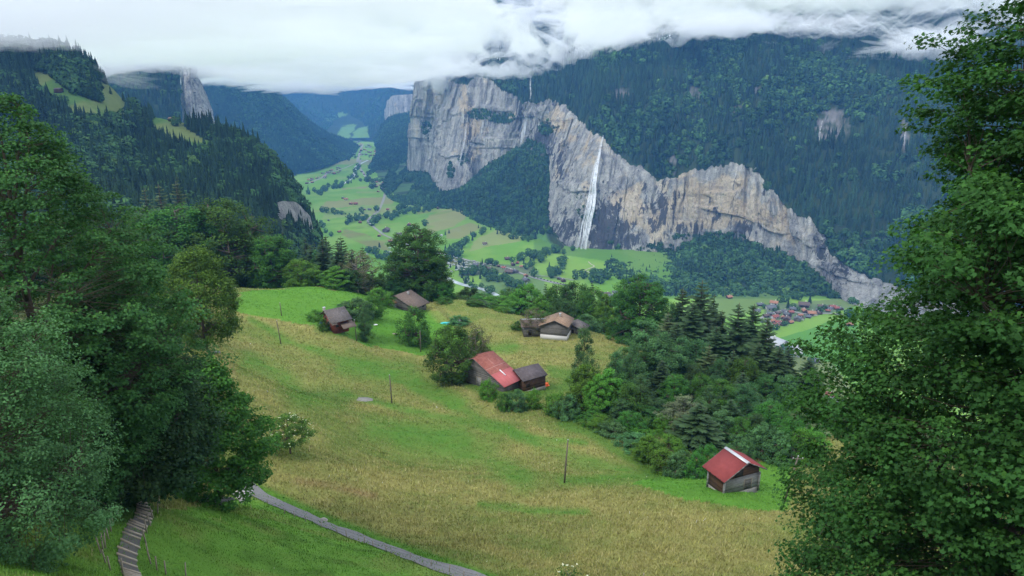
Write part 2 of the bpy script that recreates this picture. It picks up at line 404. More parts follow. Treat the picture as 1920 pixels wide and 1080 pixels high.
# under trees and down the wooded drop
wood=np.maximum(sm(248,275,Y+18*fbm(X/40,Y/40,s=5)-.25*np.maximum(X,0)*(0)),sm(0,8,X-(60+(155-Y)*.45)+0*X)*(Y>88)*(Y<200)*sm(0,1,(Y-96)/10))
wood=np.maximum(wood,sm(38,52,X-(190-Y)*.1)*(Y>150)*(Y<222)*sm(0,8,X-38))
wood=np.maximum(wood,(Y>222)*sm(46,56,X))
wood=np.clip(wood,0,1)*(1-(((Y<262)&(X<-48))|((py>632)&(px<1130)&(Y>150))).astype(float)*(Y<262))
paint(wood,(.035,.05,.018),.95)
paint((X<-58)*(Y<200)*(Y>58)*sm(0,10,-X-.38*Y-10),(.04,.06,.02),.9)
colg=colg*(1+.12*fbm(X/1.3,Y/1.3,s=77,o=2))[...,None]
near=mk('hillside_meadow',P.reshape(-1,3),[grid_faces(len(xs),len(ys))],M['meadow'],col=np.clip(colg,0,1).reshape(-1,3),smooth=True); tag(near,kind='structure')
def ground_col(x,y):
    i=np.clip(np.searchsorted(xs,x),0,len(xs)-1); j=np.clip(np.searchsorted(ys,y),0,len(ys)-1); return colg[i,j]

# ---- valley floor
vy=1/np.linspace(1/430,1/9500,900); vx=np.linspace(-1.15,1.0,760)
T,YY=np.meshgrid(vx,vy,indexing='ij'); XX=T*YY
ZZ=FLOOR+0*XX
ZZ=ZZ+3.5*fbm(XX/220,YY/220,s=50,o=3)*sm(500,1000,YY)
P=np.stack([XX,YY,ZZ],-1); px,py=proj(P)
bg1=np.array((.135,.29,.027)); bg2=np.array((.19,.33,.05)); bt=np.array((.27,.27,.10)); bd=np.array((.025,.05,.018)); bb=np.array((.26,.2,.1))
colg2=colg; nzz=fbm(XX/120,YY/160,s=60,o=4)
wx=px+5*fbm(XX/60,YY/60,s=61); wy=py+2.2*fbm(XX/60,YY/60,s=62)
colg=bg1+(bg2-bg1)*sm(-.3,.3,nzz)[...,None]
for pts,c in [
  ([(610,396),(735,380),(735,400),(600,412)],(.22,.3,.08)),([(612,378),(740,368),(735,382),(600,392)],bt*.9),([(650,352),(740,340),(740,346),(640,356)],(.27,.2,.12)),
  ([(600,352),(640,345),(650,352),(600,362)],bg2),([(690,300),(735,298),(735,306),(680,308)],(.25,.22,.13)),([(628,303),(668,298),(690,302),(620,312)],bt),
  ([(642,430),(680,438),(720,455),(735,470),(700,466),(640,440)],(.2,.2,.07)),
  ([(800,405),(840,392),(870,388),(888,400),(850,425),(800,440)],bt),([(838,432),(880,418),(905,426),(860,448),(836,448)],bt*.9),([(888,452),(935,430),(985,438),(975,452),(920,462),(880,472)],(.24,.28,.09)),
  ([(835,482),(880,488),(870,500),(830,496)],(.2,.2,.07)),([(1330,560),(1420,545),(1470,552),(1440,580),(1330,600)],(.13,.2,.055)),([(1440,575),(1600,555),(1620,570),(1500,600)],(.14,.19,.07)),
  ([(1440,640),(1600,590),(1640,700),(1500,700)],(.09,.24,.035)),([(1330,700),(1450,650),(1560,680),(1620,760),(1300,800)],(.17,.2,.07)),
  ([(905,520),(1010,505),(1030,560),(880,560)],(.12,.2,.06)),([(560,340),(700,330),(690,350),(560,360)],bg1),
  ([(1440,570),(1580,570),(1580,582),(1500,600),(1450,612),(1430,590)],(.12,.17,.08)),([(870,545),(1000,545),(1000,600),(870,600)],(.13,.22,.06)),
  ([(860,488),(1000,500),(1000,515),(920,512),(860,520)],(.12,.15,.08))]:
    paint(inpoly(wx,wy,pts).astype(float),c,.9)
for k in range(60):   # narrow mown strips across the flat
    a=rs(900+k); x0=a.uniform(570,800); y0=a.uniform(300,500); L=a.uniform(30,90); 
    paint(stroke(wx,wy,[(x0,y0),(x0+L,y0-L*a.uniform(.02,.2))],a.uniform(2,5)*(y0/380),.4),(bt,bg2,bg1*.85)[k%3],a.uniform(.25,.6))
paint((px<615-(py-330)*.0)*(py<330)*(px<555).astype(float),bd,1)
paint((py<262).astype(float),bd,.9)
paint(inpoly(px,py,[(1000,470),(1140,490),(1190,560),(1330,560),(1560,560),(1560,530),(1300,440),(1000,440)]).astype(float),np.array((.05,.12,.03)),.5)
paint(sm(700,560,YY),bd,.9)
vf=mk('valley_ground',P.reshape(-1,3),[grid_faces(len(vx),len(vy))],M['valley'],col=np.clip(colg,0,1).reshape(-1,3),smooth=True); tag(vf,kind='structure')
def V0(px,py): 
    p=PZ(px,py,FLOOR); return p
def vz(x,y): return FLOOR+3.5*fbm(x/220,y/220,s=50,o=3)*sm(500,1000,y)

# ---- right-hand mountain: scree and forest, limestone wall, wooded slope above
T_=[((735,262),(790,262,4600),(800,160,4600),(905,-20,5200)),
 ((692,318),(765,316,3500),(783,150,3400),(862,-10,4000)),
 ((702,338),(800,322,3200),(830,152,3150),(880,-40,3700)),
 ((735,378),(828,358,2800),(872,160,2950),(930,-60,3700)),
 ((800,392),(868,352,2740),(905,147,2880),(960,-80,3700)),
 ((850,398),(900,320,2760),(945,174,2750),(1000,-80,3600)),
 ((905,425),(945,292,2680),(990,198,2620),(1040,-80,3500)),
 ((955,442),(1000,262,2560),(1030,192,2480),(1080,-80,3400)),
 ((1000,450),(1035,300,2330),(1055,203,2350),(1110,-80,3300)),
 ((1025,462),(1027,400,2060),(1085,224,2230),(1150,-80,3200)),
 ((1055,480),(1048,447,1900),(1108,250,2100),(1180,-80,3100)),
 ((1085,500),(1090,477,1830),(1130,265,2020),(1220,-80,3000)),
 ((1125,512),(1150,482,1810),(1180,314,1950),(1260,-80,2950)),
 ((1200,545),(1220,478,1790),(1240,346,1880),(1310,-80,2850)),
 ((1290,565),(1310,442,1790),(1310,331,1840),(1370,-80,2800)),
 ((1360,562),(1370,438,1730),(1380,320,1780),(1440,-80,2700)),
 ((1430,560),(1430,460,1630),(1425,338,1700),(1500,-80,2650)),
 ((1490,560),(1490,480,1530),(1470,394,1620),(1560,-80,2600)),
 ((1540,562),(1535,510,1430),(1525,432,1520),(1620,-80,2500)),
 ((1580,566),(1575,545,1350),(1560,490,1440),(1680,-80,2450)),
 ((1625,580),(1610,568,1290),(1620,528,1370),(1740,-80,2400)),
 ((1750,640),(1750,628,1150),(1760,565,1260),(1860,-80,2300)),
 ((2100,760),(2100,745,1000),(2100,650,1150),(2200,-80,2100)),
 ((2700,1000),(2700,985,800),(2700,900,950),(2800,-60,1900))]
T_=[(q[0],(q[1][0],q[1][1]+(9 if 12<=i<=21 else 3),q[1][2]),(q[2][0],q[2][1]-(13 if 12<=i<=21 else 6),q[2][2]),q[3]) for i,q in enumerate(T_)]
r0=np.array([PZ(a[0],a[1],FLOOR-6) for a,b,c,d in T_]); r1=np.array([PY(*b) for a,b,c,d in T_]); r2=np.array([PY(*c) for a,b,c,d in T_]); r3=np.array([PY(*d) for a,b,c,d in T_])
# the scree continues under the wall foot line
NU=2200
tt=np.linspace(0,1,NU)
# more columns where the wall is near in the picture
R=[catmull(q,NU) for q in (r0,r1,r2,r3)]
_a=np.concatenate([[0],np.cumsum(np.linalg.norm(np.diff(R[2][:,:2],axis=0),axis=1))])
R[2][:,2]+=13*fbm(_a/38,0*_a,s=90,o=4)+7*np.abs(fbm(_a/14,0*_a,s=91,o=3))*2-4; R[2][:,1]+=16*fbm(_a/30,0*_a,s=92,o=3)
R[1][:,2]+=10*fbm(_a/45,0*_a,s=93,o=4)
tal=lerp_rows(R[0],R[1],70,lambda t:.35*t+.65*t*t)
cl=lerp_rows(R[1],R[2],230)
sl_=lerp_rows(R[2],R[3],90,lambda t:t**.92)
# wall relief: buttresses, flutes, ledges
arc=np.concatenate([[0],np.cumsum(np.linalg.norm(np.diff(R[1][:,:2],axis=0),axis=1))])[:,None]
H=cl[...,2]; v=np.linspace(0,1,230)[None,:]
n=normals(cl); nh=n.copy(); nh[...,2]=0; nh/=np.linalg.norm(nh,axis=-1,keepdims=True)+1e-9
env=np.sin(np.clip(v,0,1)*PI)**.35
disp=30*fbm(arc/240,H/1500,s=101,o=3)+9*(1-np.abs(fbm(arc/70,H/600,s=102,o=4))*3)+7*fbm(arc/22,H/260,s=103,o=4)
disp+=3*np.abs(fbm(arc/60,H/26,s=104,o=4))*2+2.6*fbm(arc/9,H/30,s=105,o=3)
led=fbm(arc/300,H/55,s=106,o=3); disp+=9*sm(.1,.25,led)
# tall chimneys cut into the wall
for k in range(46):
    a=rs(300+k); c0=a.uniform(0,arc[-1,0]); wd=a.uniform(4,14); lean=a.uniform(-.12,.12)
    disp-=a.uniform(8,22)*np.exp(-((arc-c0-lean*(H+200)-9*fbm(H/60,k+0*H,s=k,o=2))/wd)**2)*sm(a.uniform(-.2,.4),.6,v)
cl=cl+nh*(disp*env)[...,None]
lump=fbm(arc/160,tal[...,2]/90,s=110,o=4); tal[...,2]+=14*lump*np.sin(np.linspace(0,1,70)*PI)[None]
# ridges and gullies in the upper slope
vv=np.linspace(0,1,90)[None]
arc2=np.concatenate([[0],np.cumsum(np.linalg.norm(np.diff(R[2][:,:2],axis=0),axis=1))])[:,None]
g_=fbm(arc2/330,vv*1.3,s=120,o=4); g2_=1-2*np.abs(fbm(arc2/170,vv*1.1+3,s=121,o=3))
sl_[...,2]+=(60*g_+20*g2_)*sm(0,.12,vv)
for w_ in (tal,cl,sl_): pass
wall=np.concatenate([tal[:,:-1],cl[:,:-1]],1)
# --- scree/forest-floor mesh
fcol=np.array((.03,.048,.02))
px,py=proj(tal)
colt=fcol+0*tal
mead=np.array((.09,.2,.045))
vt=np.linspace(0,1,70)[None]
mm=(sm(.5,.2,vt)+0*arc)*(px>1000)*(px<1150); colt=colt*(1-mm[...,None])+mead*mm[...,None]
m3=((px<800)&(py>285)).astype(float)*sm(0,.3,fbm(arc/60,tal[...,2]/30,s=140,o=3)+.15); colt=colt*(1-m3[...,None])+np.array((.07,.14,.04))*m3[...,None]
m4=np.clip(sm(.82,1,vt)*sm(.0,.4,fbm(arc/30,tal[...,2]/20,s=141)+.1),0,1); colt=colt*(1-m4[...,None])+np.array((.2,.19,.17))*m4[...,None]
o=mk('scree_slope',tal.reshape(-1,3),[grid_faces(NU,70)],M['forestfloor'],col=colt.reshape(-1,3),smooth=True); tag(o,kind='structure')
# --- wall: masks for ochre, plants, dark streaks
px,py=proj(cl)
och=.12+0*H; 
for x,y,rx,ry,k in [(885,235,22,50,.55),(870,200,14,40,.5),(1060,240,40,32,.5),(830,180,26,22,.35),(1110,300,30,50,.4),(1180,400,34,60,.5),(1160,340,26,40,.5),(1330,385,80,46,.8),(1430,410,60,34,.62),(1370,350,44,24,.6),(1500,445,30,26,.45),(1225,420,26,46,.35),(1590,525,14,24,.45),(955,215,14,18,.25),(1085,280,14,40,.3)]:
    och=np.maximum(och,k*np.exp(-((px-x)/rx)**2-((py-y)/ry)**2)+.12)
dk=.1+.0*H
for x,y,rx,ry,k in [(1240,400,36,60,.42),(1165,440,40,40,.5),(1135,435,34,55,.75),(1060,430,34,36,.45),(1020,265,26,32,.55),(880,270,7,70,.5),(1290,430,40,20,.4),(1050,300,20,50,.3),(1395,430,24,14,.5),(1540,470,20,26,.45),(975,215,8,50,.5),(1575,500,30,30,.35),(1345,405,14,22,.35)]:
    dk=np.maximum(dk,k*np.exp(-((px-x)/rx)**2-((py-y)/ry)**2)+.1)
veg=.12+.16*np.clip(led*3,0,1)
for x,y,rx,ry,k in [(940,222,22,12,.55),(900,215,24,12,.4),(800,245,12,24,.4),(870,300,14,12,.5),(1100,400,22,18,.4),(1085,365,14,20,.35),(1140,420,10,20,.3),(790,225,8,20,.4),(846,322,8,22,.3),(1240,466,40,12,.4),(1440,350,10,10,.5),(1025,240,12,12,.6),(1330,445,60,10,.5)]:
    veg=np.maximum(veg,k*np.exp(-((px-x)/rx)**2-((py-y)/ry)**2)+.12)
veg=np.maximum(veg,.75*sm(.965,1,v)+0*H); veg=np.maximum(veg,.6*sm(.06,0,v)+0*H)
cc=np.stack([och,veg,dk],-1)
o=mk('cliff_wall',cl.reshape(-1,3),[grid_faces(NU,230)],M['rock'],col=cc.reshape(-1,3),smooth=True); tag(o,kind='structure')
px,py=proj(sl_); cu_=np.tile(fcol,(NU,90,1)); rk=np.zeros(px.shape)
for x,y,rx,ry in [(1562,232,34,26),(1545,245,9,24),(1697,250,8,30),(1165,175,18,9),(1300,175,15,11),(1420,170,9,7),(1262,310,7,18),(1385,205,11,7)]: rk=np.maximum(rk,1-sm(.7,1.5,((px-x)/rx)**2+((py-y)/ry)**2))
rk*=sm(-.35,.15,fbm(sl_[...,0]/14,sl_[...,2]/9,s=6)); cu_=cu_*(1-rk[...,None])+np.array((.15,.145,.14))*rk[...,None]
o=mk('upper_slope',sl_.reshape(-1,3),[grid_faces(NU,90)],M['forestfloor'],col=cu_.reshape(-1,3),smooth=True); tag(o,kind='structure')
SH={'talus':tal,'upper':sl_,'cliff':cl}

# ---- generic hill from columns of (px,py,Y)
def hill(name,cols,nu,nv,amp,wl,seed,col=None,mat=None,rowshape=None,paintf=None):
    C=np.array([[PY(*q) for q in c] for c in cols])      # ncol,nrow,3
    G=catmull(C,nu); G=np.swapaxes(catmull(np.swapaxes(G,0,1),nv),0,1)
    e=np.sin(np.linspace(0,1,nv)*PI)[None]**.5
    G[...,2]+=amp*fbm(G[...,0]/wl,G[...,1]/wl,s=seed,o=5)*(.25+.75*e)
    c=np.tile(np.array(col or (.03,.048,.02)),(nu,nv,1)).astype(float)
    if paintf: c=paintf(G,c)
    o=mk(name,G.reshape(-1,3),[grid_faces(nu,nv)],mat or M['forestfloor'],col=c.reshape(-1,3),smooth=True); tag(o,kind='structure')
    SH[name]=G; return o
# wooded spur on the near side of the valley
DG=dict(  )
CLR1=[(55,128),(90,140),(130,172),(188,192),(178,150),(240,172),(246,215),(228,240),(190,232),(150,226),(112,212),(88,190),(62,160)]
CLR2=[(285,222),(330,205),(352,212),(348,240),(385,262),(430,275),(372,290),(330,280),(292,258)]
def paint_spur(G,c):
    px,py=proj(G); n=7*fbm(G[...,0]/40,G[...,1]/40,s=9)
    m=inpoly(px+n,py+n*.5,CLR1)
    m|=inpoly(px+n,py+n*.5,CLR2)
    gg=np.array((.08,.16,.035)); tn=np.array((.14,.18,.055)); s=sm(-.1,.2,fbm(G[...,0]/30,G[...,1]/50,s=8))[...,None]
    c=np.where(m[...,None],gg*(1-s)+tn*s,c); return c
hill('wooded_spur',[
 [(-700,40,1100),(-700,250,750),(-700,450,480),(-700,700,300)],
 [(-300,40,1080),(-300,250,750),(-300,450,480),(-300,640,300)],
 [(0,84,1060),(0,260,780),(0,420,520),(0,600,300)],
 [(130,96,1050),(130,260,790),(130,420,540),(130,600,320)],
 [(205,160,1030),(205,280,800),(205,420,560),(205,590,340)],
 [(255,208,1010),(255,300,810),(255,430,580),(255,580,360)],
 [(320,225,1000),(320,310,820),(320,430,600),(320,570,380)],
 [(400,240,985),(400,320,830),(400,430,620),(400,560,420)],
 [(480,272,960),(480,350,830),(480,440,650),(480,560,470)],
 [(530,325,930),(530,385,830),(530,450,690),(530,560,540)],
 [(562,372,910),(562,415,840),(562,470,740),(562,600,600)],
 [(590,420,880),(590,450,840),(590,500,770),(590,640,640)],
 [(606,458,860),(606,480,835),(606,530,780),(606,700,660)],
 [(622,520,840),(622,540,820),(622,590,770),(622,760,660)],
 [(640,610,830),(640,640,800),(640,700,750),(640,820,650)]],520,200,9,120,200,paintf=paint_spur)
# pale crag on the end of the spur
def crag(name,cols,nu,nv,seed,a=6,och=.05,vg=.3,dk=.15):
    C=np.array([[PY(*q) for q in c] for c in cols]); G=catmull(C,nu); G=np.swapaxes(catmull(np.swapaxes(G,0,1),nv),0,1)
    n=normals(G); H=G[...,2]; arc=np.linspace(0,np.linalg.norm(np.diff(C[:,0],axis=0),axis=1).sum(),nu)[:,None]
    d=a*(2*fbm(arc/60,H/160,s=seed,o=5)+1.2*fbm(arc/14,H/50,s=seed+1,o=4)); G=G+n*d[...,None]
    cc=np.zeros((nu,nv,3)); cc[...,0]=och; cc[...,1]=vg+.3*fbm(arc/40,H/30,s=seed+2,o=4); cc[...,2]=dk
    o=mk(name,G.reshape(-1,3),[grid_faces(nu,nv)],M['rock'],col=cc.reshape(-1,3),smooth=True); tag(o,kind='structure'); SH[name]=G; return o
crag('spur_cliff',[[(470,398,690),(470,410,688),(470,470,680)],[(500,385,745),(505,402,742),(505,470,720)],[(530,378,790),(535,420,775),(535,500,740)],[(560,385,825),(562,430,800),(565,520,760)],[(582,420,850),(590,455,830),(596,540,780)],[(600,455,858),(608,490,840),(615,570,800)],[(618,520,845),(626,540,835),(640,640,800)]],160,60,400,2.2,.1,.2,.0)
# second mountain with a pale rock pillar
hill('left_mountain',[
 [(-900,-40,2600),(-900,150,2200),(-900,400,1500)],[(-300,-40,2600),(-300,150,2200),(-300,350,1500)],[(100,-20,2500),(100,150,2200),(100,330,1600)],[(250,-10,2450),(250,150,2200),(250,320,1700)],[(345,60,2400),(338,150,2250),(345,320,1800)]],160,90,40,300,220)
crag('rock_pillar',[[(334,90,2650),(340,150,2450),(342,235,2300)],[(345,80,2400),(350,155,2260),(352,235,2140)],[(352,100,2440),(362,165,2280),(372,238,2160)],[(360,110,2520),(378,185,2350),(396,240,2200)],[(366,120,2800),(390,200,2700),(410,250,2500)]],90,90,420,6,.05,.08,.18)
hill('mid_mountain',[
 [(250,-80,4600),(300,120,4200),(330,330,3600)],[(380,-80,4600),(400,110,4300),(430,320,3640)],[(440,-60,4700),(460,120,4400),(500,326,3660)],[(466,110,4800),(510,175,4500),(555,327,3720)],[(496,152,4950),(545,205,4600),(590,318,3880)],[(520,172,5100),(570,225,4750),(615,312,4120)],[(555,207,5250),(600,255,4950),(636,303,4450)],[(603,246,5450),(635,272,5200),(655,297,4750)],[(650,266,5700),(660,278,5500),(665,292,5100)],[(672,282,6200),(674,285,6000),(676,290,5600)]],340,150,55,420,240)
hill('valley_head',[
 [(380,20,9400),(380,170,8600),(380,262,7400)],[(480,20,9400),(480,170,8600),(480,262,7300)],[(560,10,9300),(560,175,8500),(570,262,7200)],[(620,10,9200),(620,190,8200),(625,262,6900)],[(680,10,9000),(685,200,7900),(690,260,6600)],[(730,0,8800),(735,195,7400),(735,258,6200)],[(790,0,8600),(790,195,7000),(790,262,5600)],[(880,0,8400),(880,190,6500),(880,270,5200)]],260,120,120,900,260,
  paintf=lambda G,c:(lambda p,n:np.where(inpoly(p[0]+n,p[1]+n,[(628,262),(640,238),(668,232),(665,245),(650,262)])[...,None]|inpoly(p[0]+n,p[1]+n,[(655,262),(672,240),(690,236),(690,262)])[...,None]|inpoly(p[0]+n,p[1]+n,[(606,220),(650,210),(655,216),(615,228)])[...,None],np.array((.13,.24,.06)),c))(proj(G),4*fbm(G[...,0]/200,G[...,1]/200,s=4)))
crag('far_cliff',[[(722,205,6300),(722,215,6280),(724,238,6250)],[(732,182,6100),(733,210,6080),(740,245,6050)],[(752,178,5900),(752,210,5880),(755,246,5850)],[(778,176,5750),(778,200,5730),(775,236,5700)],[(800,176,5600),(800,200,5600),(800,240,5600)]],90,60,440,9,.1,.05,.05)
hill('far_wooded_shoulder',[
 [(700,262,6000),(705,285,5000),(690,318,4050)],[(725,225,5900),(735,262,4900),(712,322,3900)],[(760,215,5700),(765,262,4700),(745,345,3500)],[(800,215,5400),(800,262,4600),(780,372,3100)]],90,60,30,300,280)
print('terrain',round(time.time()-T0,1))
# ================================================================== FORESTS (masses nobody could count)
def unit_conifer(seed,L=5,K=7,r0=.17):
    a=rs(seed); V=[];F=[];C=[]
    for l in range(L):
        z0=.05+.9*l/L; z1=min(1,z0+1.75*.9/L); r=r0*(1-l/(L+.3))*a.uniform(.85,1.15)
        b=len(V); ph=a.uniform(0,6)
        for k in range(K*2):
            rr=r*(a.uniform(.95,1.25) if k%2==0 else a.uniform(.5,.7)); an=ph+k*PI/K
            V.append((rr*math.cos(an),rr*math.sin(an),z0-.02*(k%2==0)+a.uniform(-.015,.015))); C.append(.85+.3*(k%2==0))
        V.append((a.uniform(-.01,.01),a.uniform(-.01,.01),z1)); C.append(.9)
        for k in range(K*2): F.append((b+k,b+(k+1)%(K*2),b+2*K))
    return np.array(V),np.array(F),np.array(C)
def unit_leafy(seed,n=46,w=.36,s=.13,base=.12):
    a=rs(seed); V=[];F=[];C=[]
    d=a.normal(size=(n,3)); d/=np.linalg.norm(d,axis=1)[:,None]
    lob=1+.28*np.sin(d[:,0]*3+seed)*np.cos(d[:,1]*4+seed*2)+.15*a.uniform(-1,1,n)
    c=np.stack([d[:,0]*w*lob,d[:,1]*w*lob,base+(1-base)/2+d[:,2]*(1-base)/2*(.85+.15*lob)],1)
    nn=d+a.normal(size=(n,3))*.35+np.array([0,0,.35]); nn/=np.linalg.norm(nn,axis=1)[:,None]
    t=np.cross(nn,a.normal(size=(n,3))); t/=np.linalg.norm(t,axis=1)[:,None]; b=np.cross(nn,t)
    ss=s*a.uniform(.8,1.5,n)[:,None]
    for i,(x,y) in enumerate([(1,.2),(-.1,.9),(-1,-.1),(.2,-1)]): V.append(c+t*ss*x+b*ss*y+nn*ss*(-.35 if i%2 else .1))
    V=np.stack(V,1).reshape(-1,3); F=np.arange(n*4).reshape(n,4); C=np.repeat(a.uniform(.75,1.3,n),4)
    F=np.concatenate([F[:,[0,1,2]],F[:,[0,2,3]]])
    return V,F,C
def merge(name,protos,pts,h,wx,kind,tint,seed,label=None):
    a=rs(seed); Vs=[];Fs=[];Cs=[];n0=0
    for ki in range(len(protos)):
        m=np.where(kind==ki)[0]
        if not len(m): continue
        V,F,C=protos[ki]; an=a.uniform(0,2*PI,len(m)); c,s=np.cos(an),np.sin(an)
        X=V[None,:,0]*c[:,None]-V[None,:,1]*s[:,None]; Y=V[None,:,0]*s[:,None]+V[None,:,1]*c[:,None]
        hh=h[m][:,None]; ww=(h[m]*wx[m])[:,None]
        P=np.stack([X*ww+pts[m,0][:,None],Y*ww+pts[m,1][:,None],V[None,:,2]*hh+pts[m,2][:,None]],-1)
        Vs.append(P.reshape(-1,3)); Fs.append((F[None]+(np.arange(len(m))*len(V))[:,None,None]).reshape(-1,F.shape[1])+n0); n0+=len(m)*len(V)
        Cs.append((tint[m][:,None,:]*C[None,:,None]).reshape(-1,3))
    o=mk(name,np.concatenate(Vs),Fs,M['leaf_far'],col=np.concatenate(Cs)); tag(o,label,None,None,'stuff'); return o
def sample(G,n,seed,cond=None):
    a=rs(seed); du=G[1:,:-1]-G[:-1,:-1]; dv=G[:-1,1:]-G[:-1,:-1]
    ar=np.linalg.norm(np.cross(du,dv),axis=-1)
    mid=(G[:-1,:-1]+G[1:,1:])/2; px,py=proj(mid)
    ok=(px>-60)&(px<1990)&(py>-40)&(py<900)&(mid[...,1]>100)
    if cond is not None: ok&=cond(px,py,mid)
    ar=ar*ok; tot=ar.sum(); p=(ar/tot).ravel()
    idx=a.choice(len(p),n,p=p); i,j=np.unravel_index(idx,ar.shape); u=a.uniform(size=(n,1)); v=a.uniform(size=(n,1))
    P=G[i,j]*(1-u)*(1-v)+G[i+1,j]*u*(1-v)+G[i,j+1]*(1-u)*v+G[i+1,j+1]*u*v
    return P,tot
CON=[unit_conifer(k) for k in range(4)]; CON2=[unit_conifer(10+k,8,8,.17) for k in range(4)]
CONL=[unit_conifer(20+k,2,3,.19) for k in range(2)]
DEC=[unit_leafy(k) for k in range(4)]; DEC2=[unit_leafy(20+k,110,.36,.085) for k in range(4)]
DECL=[unit_leafy(40+k,9,.34,.26) for k in range(2)]
GC=np.array((.02,.044,.021)); GD=np.array((.04,.092,.027)); GY=np.array((.07,.135,.03))
def forest(name,G,n,seed,protoC,protoD,mixf,hr=(17,30),cond=None,label=None,sink=1.):
    P,tot=sample(G,n,seed,cond); a=rs(seed+1)
    f=mixf(P); dec=a.uniform(size=n)<f
    kind=np.where(dec,len(protoC)+a.randint(0,len(protoD),n),a.randint(0,len(protoC),n))
    h=a.uniform(*hr,n)*np.where(dec,.68,1.); h*=.75+.5*a.uniform(size=n)**2
    t=np.where(dec[:,None],GD,GC)*a.uniform(.6,1.45,(n,1)); yy=a.uniform(size=n)<.04; t=np.where((dec&yy)[:,None],GY*a.uniform(.8,1.2,(n,1)),t)
    t=t*(1+.5*fbm(P[:,0]/150,P[:,1]/150,s=7)+.35*fbm(P[:,0]/45,P[:,1]/60,s=17))[:,None]
    P[:,2]-=sink
    return merge(name,protoC+protoD,P,h,np.where(dec,1.15,a.uniform(.85,1.25,n)),kind,t,seed,label)
mf=lambda lo,hi,w=160,s=0:(lambda P: lo+(hi-lo)*sm(-.05,.3,fbm(P[:,0]/w,P[:,1]/w,P[:,2]/w,s=s)))
def rockgap(px,py,P):
    ok=np.ones(px.shape,bool)
    for x,y,rx,ry in [(1562,232,32,24),(1545,245,9,22),(1697,250,7,28),(1165,175,16,8),(1300,175,14,10),(1420,170,8,6),(1262,310,6,16),(1385,205,10,6)]:
        ok&=(((px-x)/rx)**2+((py-y)/ry)**2+.5*fbm(P[...,0]/30,P[...,1]/30,s=3)>1)
    ok&=~((np.abs(px-(993+.1*(py-140)))<5)&(py>110)&(py<190))
    return ok
forest('mountain_forest',SH['upper'],27000,1,CON,DEC,mf(.02,.7,170,1),(20,34),rockgap,'dark mixed wood of spruce and beech covering the slope above the limestone wall')
forest('scree_forest',SH['talus'],13500,2,CON,DEC,mf(.55,1.,120,2),(15,25),lambda px,py,P:~((px>1005)&(px<1135)&(py>440)&(py<530))&~((px<800)&(py>280)&(fbm(P[...,0]/60,P[...,2]/30,s=140,o=3)>-.1)&(py<370)),'beech wood climbing the scree below the limestone wall')
lg=SH['cliff']; 
def ledge(px,py,P):
    ok=np.zeros(px.shape,bool)
    for x,y,rx,ry in [(940,222,24,9),(900,215,20,9),(870,300,10,9),(1025,240,14,12),(1150,465,10,10),(1240,468,40,8),(1330,448,60,9),(800,245,8,16),(1440,350,8,6),(1100,400,16,10),(846,322,6,16)]:
        ok|=(((px-x)/rx)**2+((py-y)/ry)**2<1.3)
    return ok&(fbm(P[...,0]/18,P[...,2]/12,s=44)>.0)
forest('ledge_shrubs',SH['cliff'],1500,3,CON,DEC,mf(.7,1.),(8,16),ledge,'shrubs and small trees rooted on ledges of the limestone wall')
def spurcond(px,py,P):
    n=6*fbm(P[...,0]/40,P[...,1]/40,s=9)
    m=inpoly(px+n,py+n*.5,CLR1)
    m|=inpoly(px+n,py+n*.5,CLR2)
    rock=inpoly(px,py,[(480,430),(545,395),(565,380),(590,425),(600,490),(560,470)])&(fbm(P[...,0]/25,P[...,2]/25,s=77)>.0)
    return ~m&(px<650)&~rock
forest('spur_forest',SH['wooded_spur'],13000,5,CON2,DEC2,mf(.1,.7,110,4),(15,26),spurcond,'mixed wood of spruce and beech covering the near spur')
forest('left_mountain_forest',SH['left_mountain'],6000,6,CON,DEC,mf(.05,.5),(18,30),None,'blue green spruce wood on the slope under low cloud')
forest('mid_mountain_forest',SH['mid_mountain'],26000,7,CONL,DECL,mf(.1,.8,300,4),(22,34),None,'distant blue wood on the steep mountain across the valley')
forest('valley_head_forest',SH['valley_head'],15000,8,CONL,DECL,mf(.1,.8,500,4),(26,44),lambda px,py,P:~inpoly(px,py,[(600,264),(640,212),(668,222),(692,240),(690,264)]),'hazy far wood at the head of the valley')
forest('shoulder_forest',SH['far_wooded_shoulder'],6000,9,CONL+CON[:1],DECL+DEC[:1],mf(.4,.9,200,4),(18,28),None,'dark wood on the low shoulder by the foot of the wall')
print('forests',round(time.time()-T0,1))

# ================================================================== HAZE AND CLOUD
def volmat(name,col,dens,aniso=.0):
    t=NT(name); n=t.N('ShaderNodeVolumePrincipled'); n.inputs['Color'].default_value=(*col,1); n.inputs['Density'].default_value=dens; n.inputs['Anisotropy'].default_value=aniso
    return t.out(None,n.outputs[0])
mb=MB(); mb.box((200,4600,30),(11600,10800,920)); hz=mb.build('haze',volmat('haze_air',(.15,.43,1.0),.00008)); tag(hz,kind='stuff')
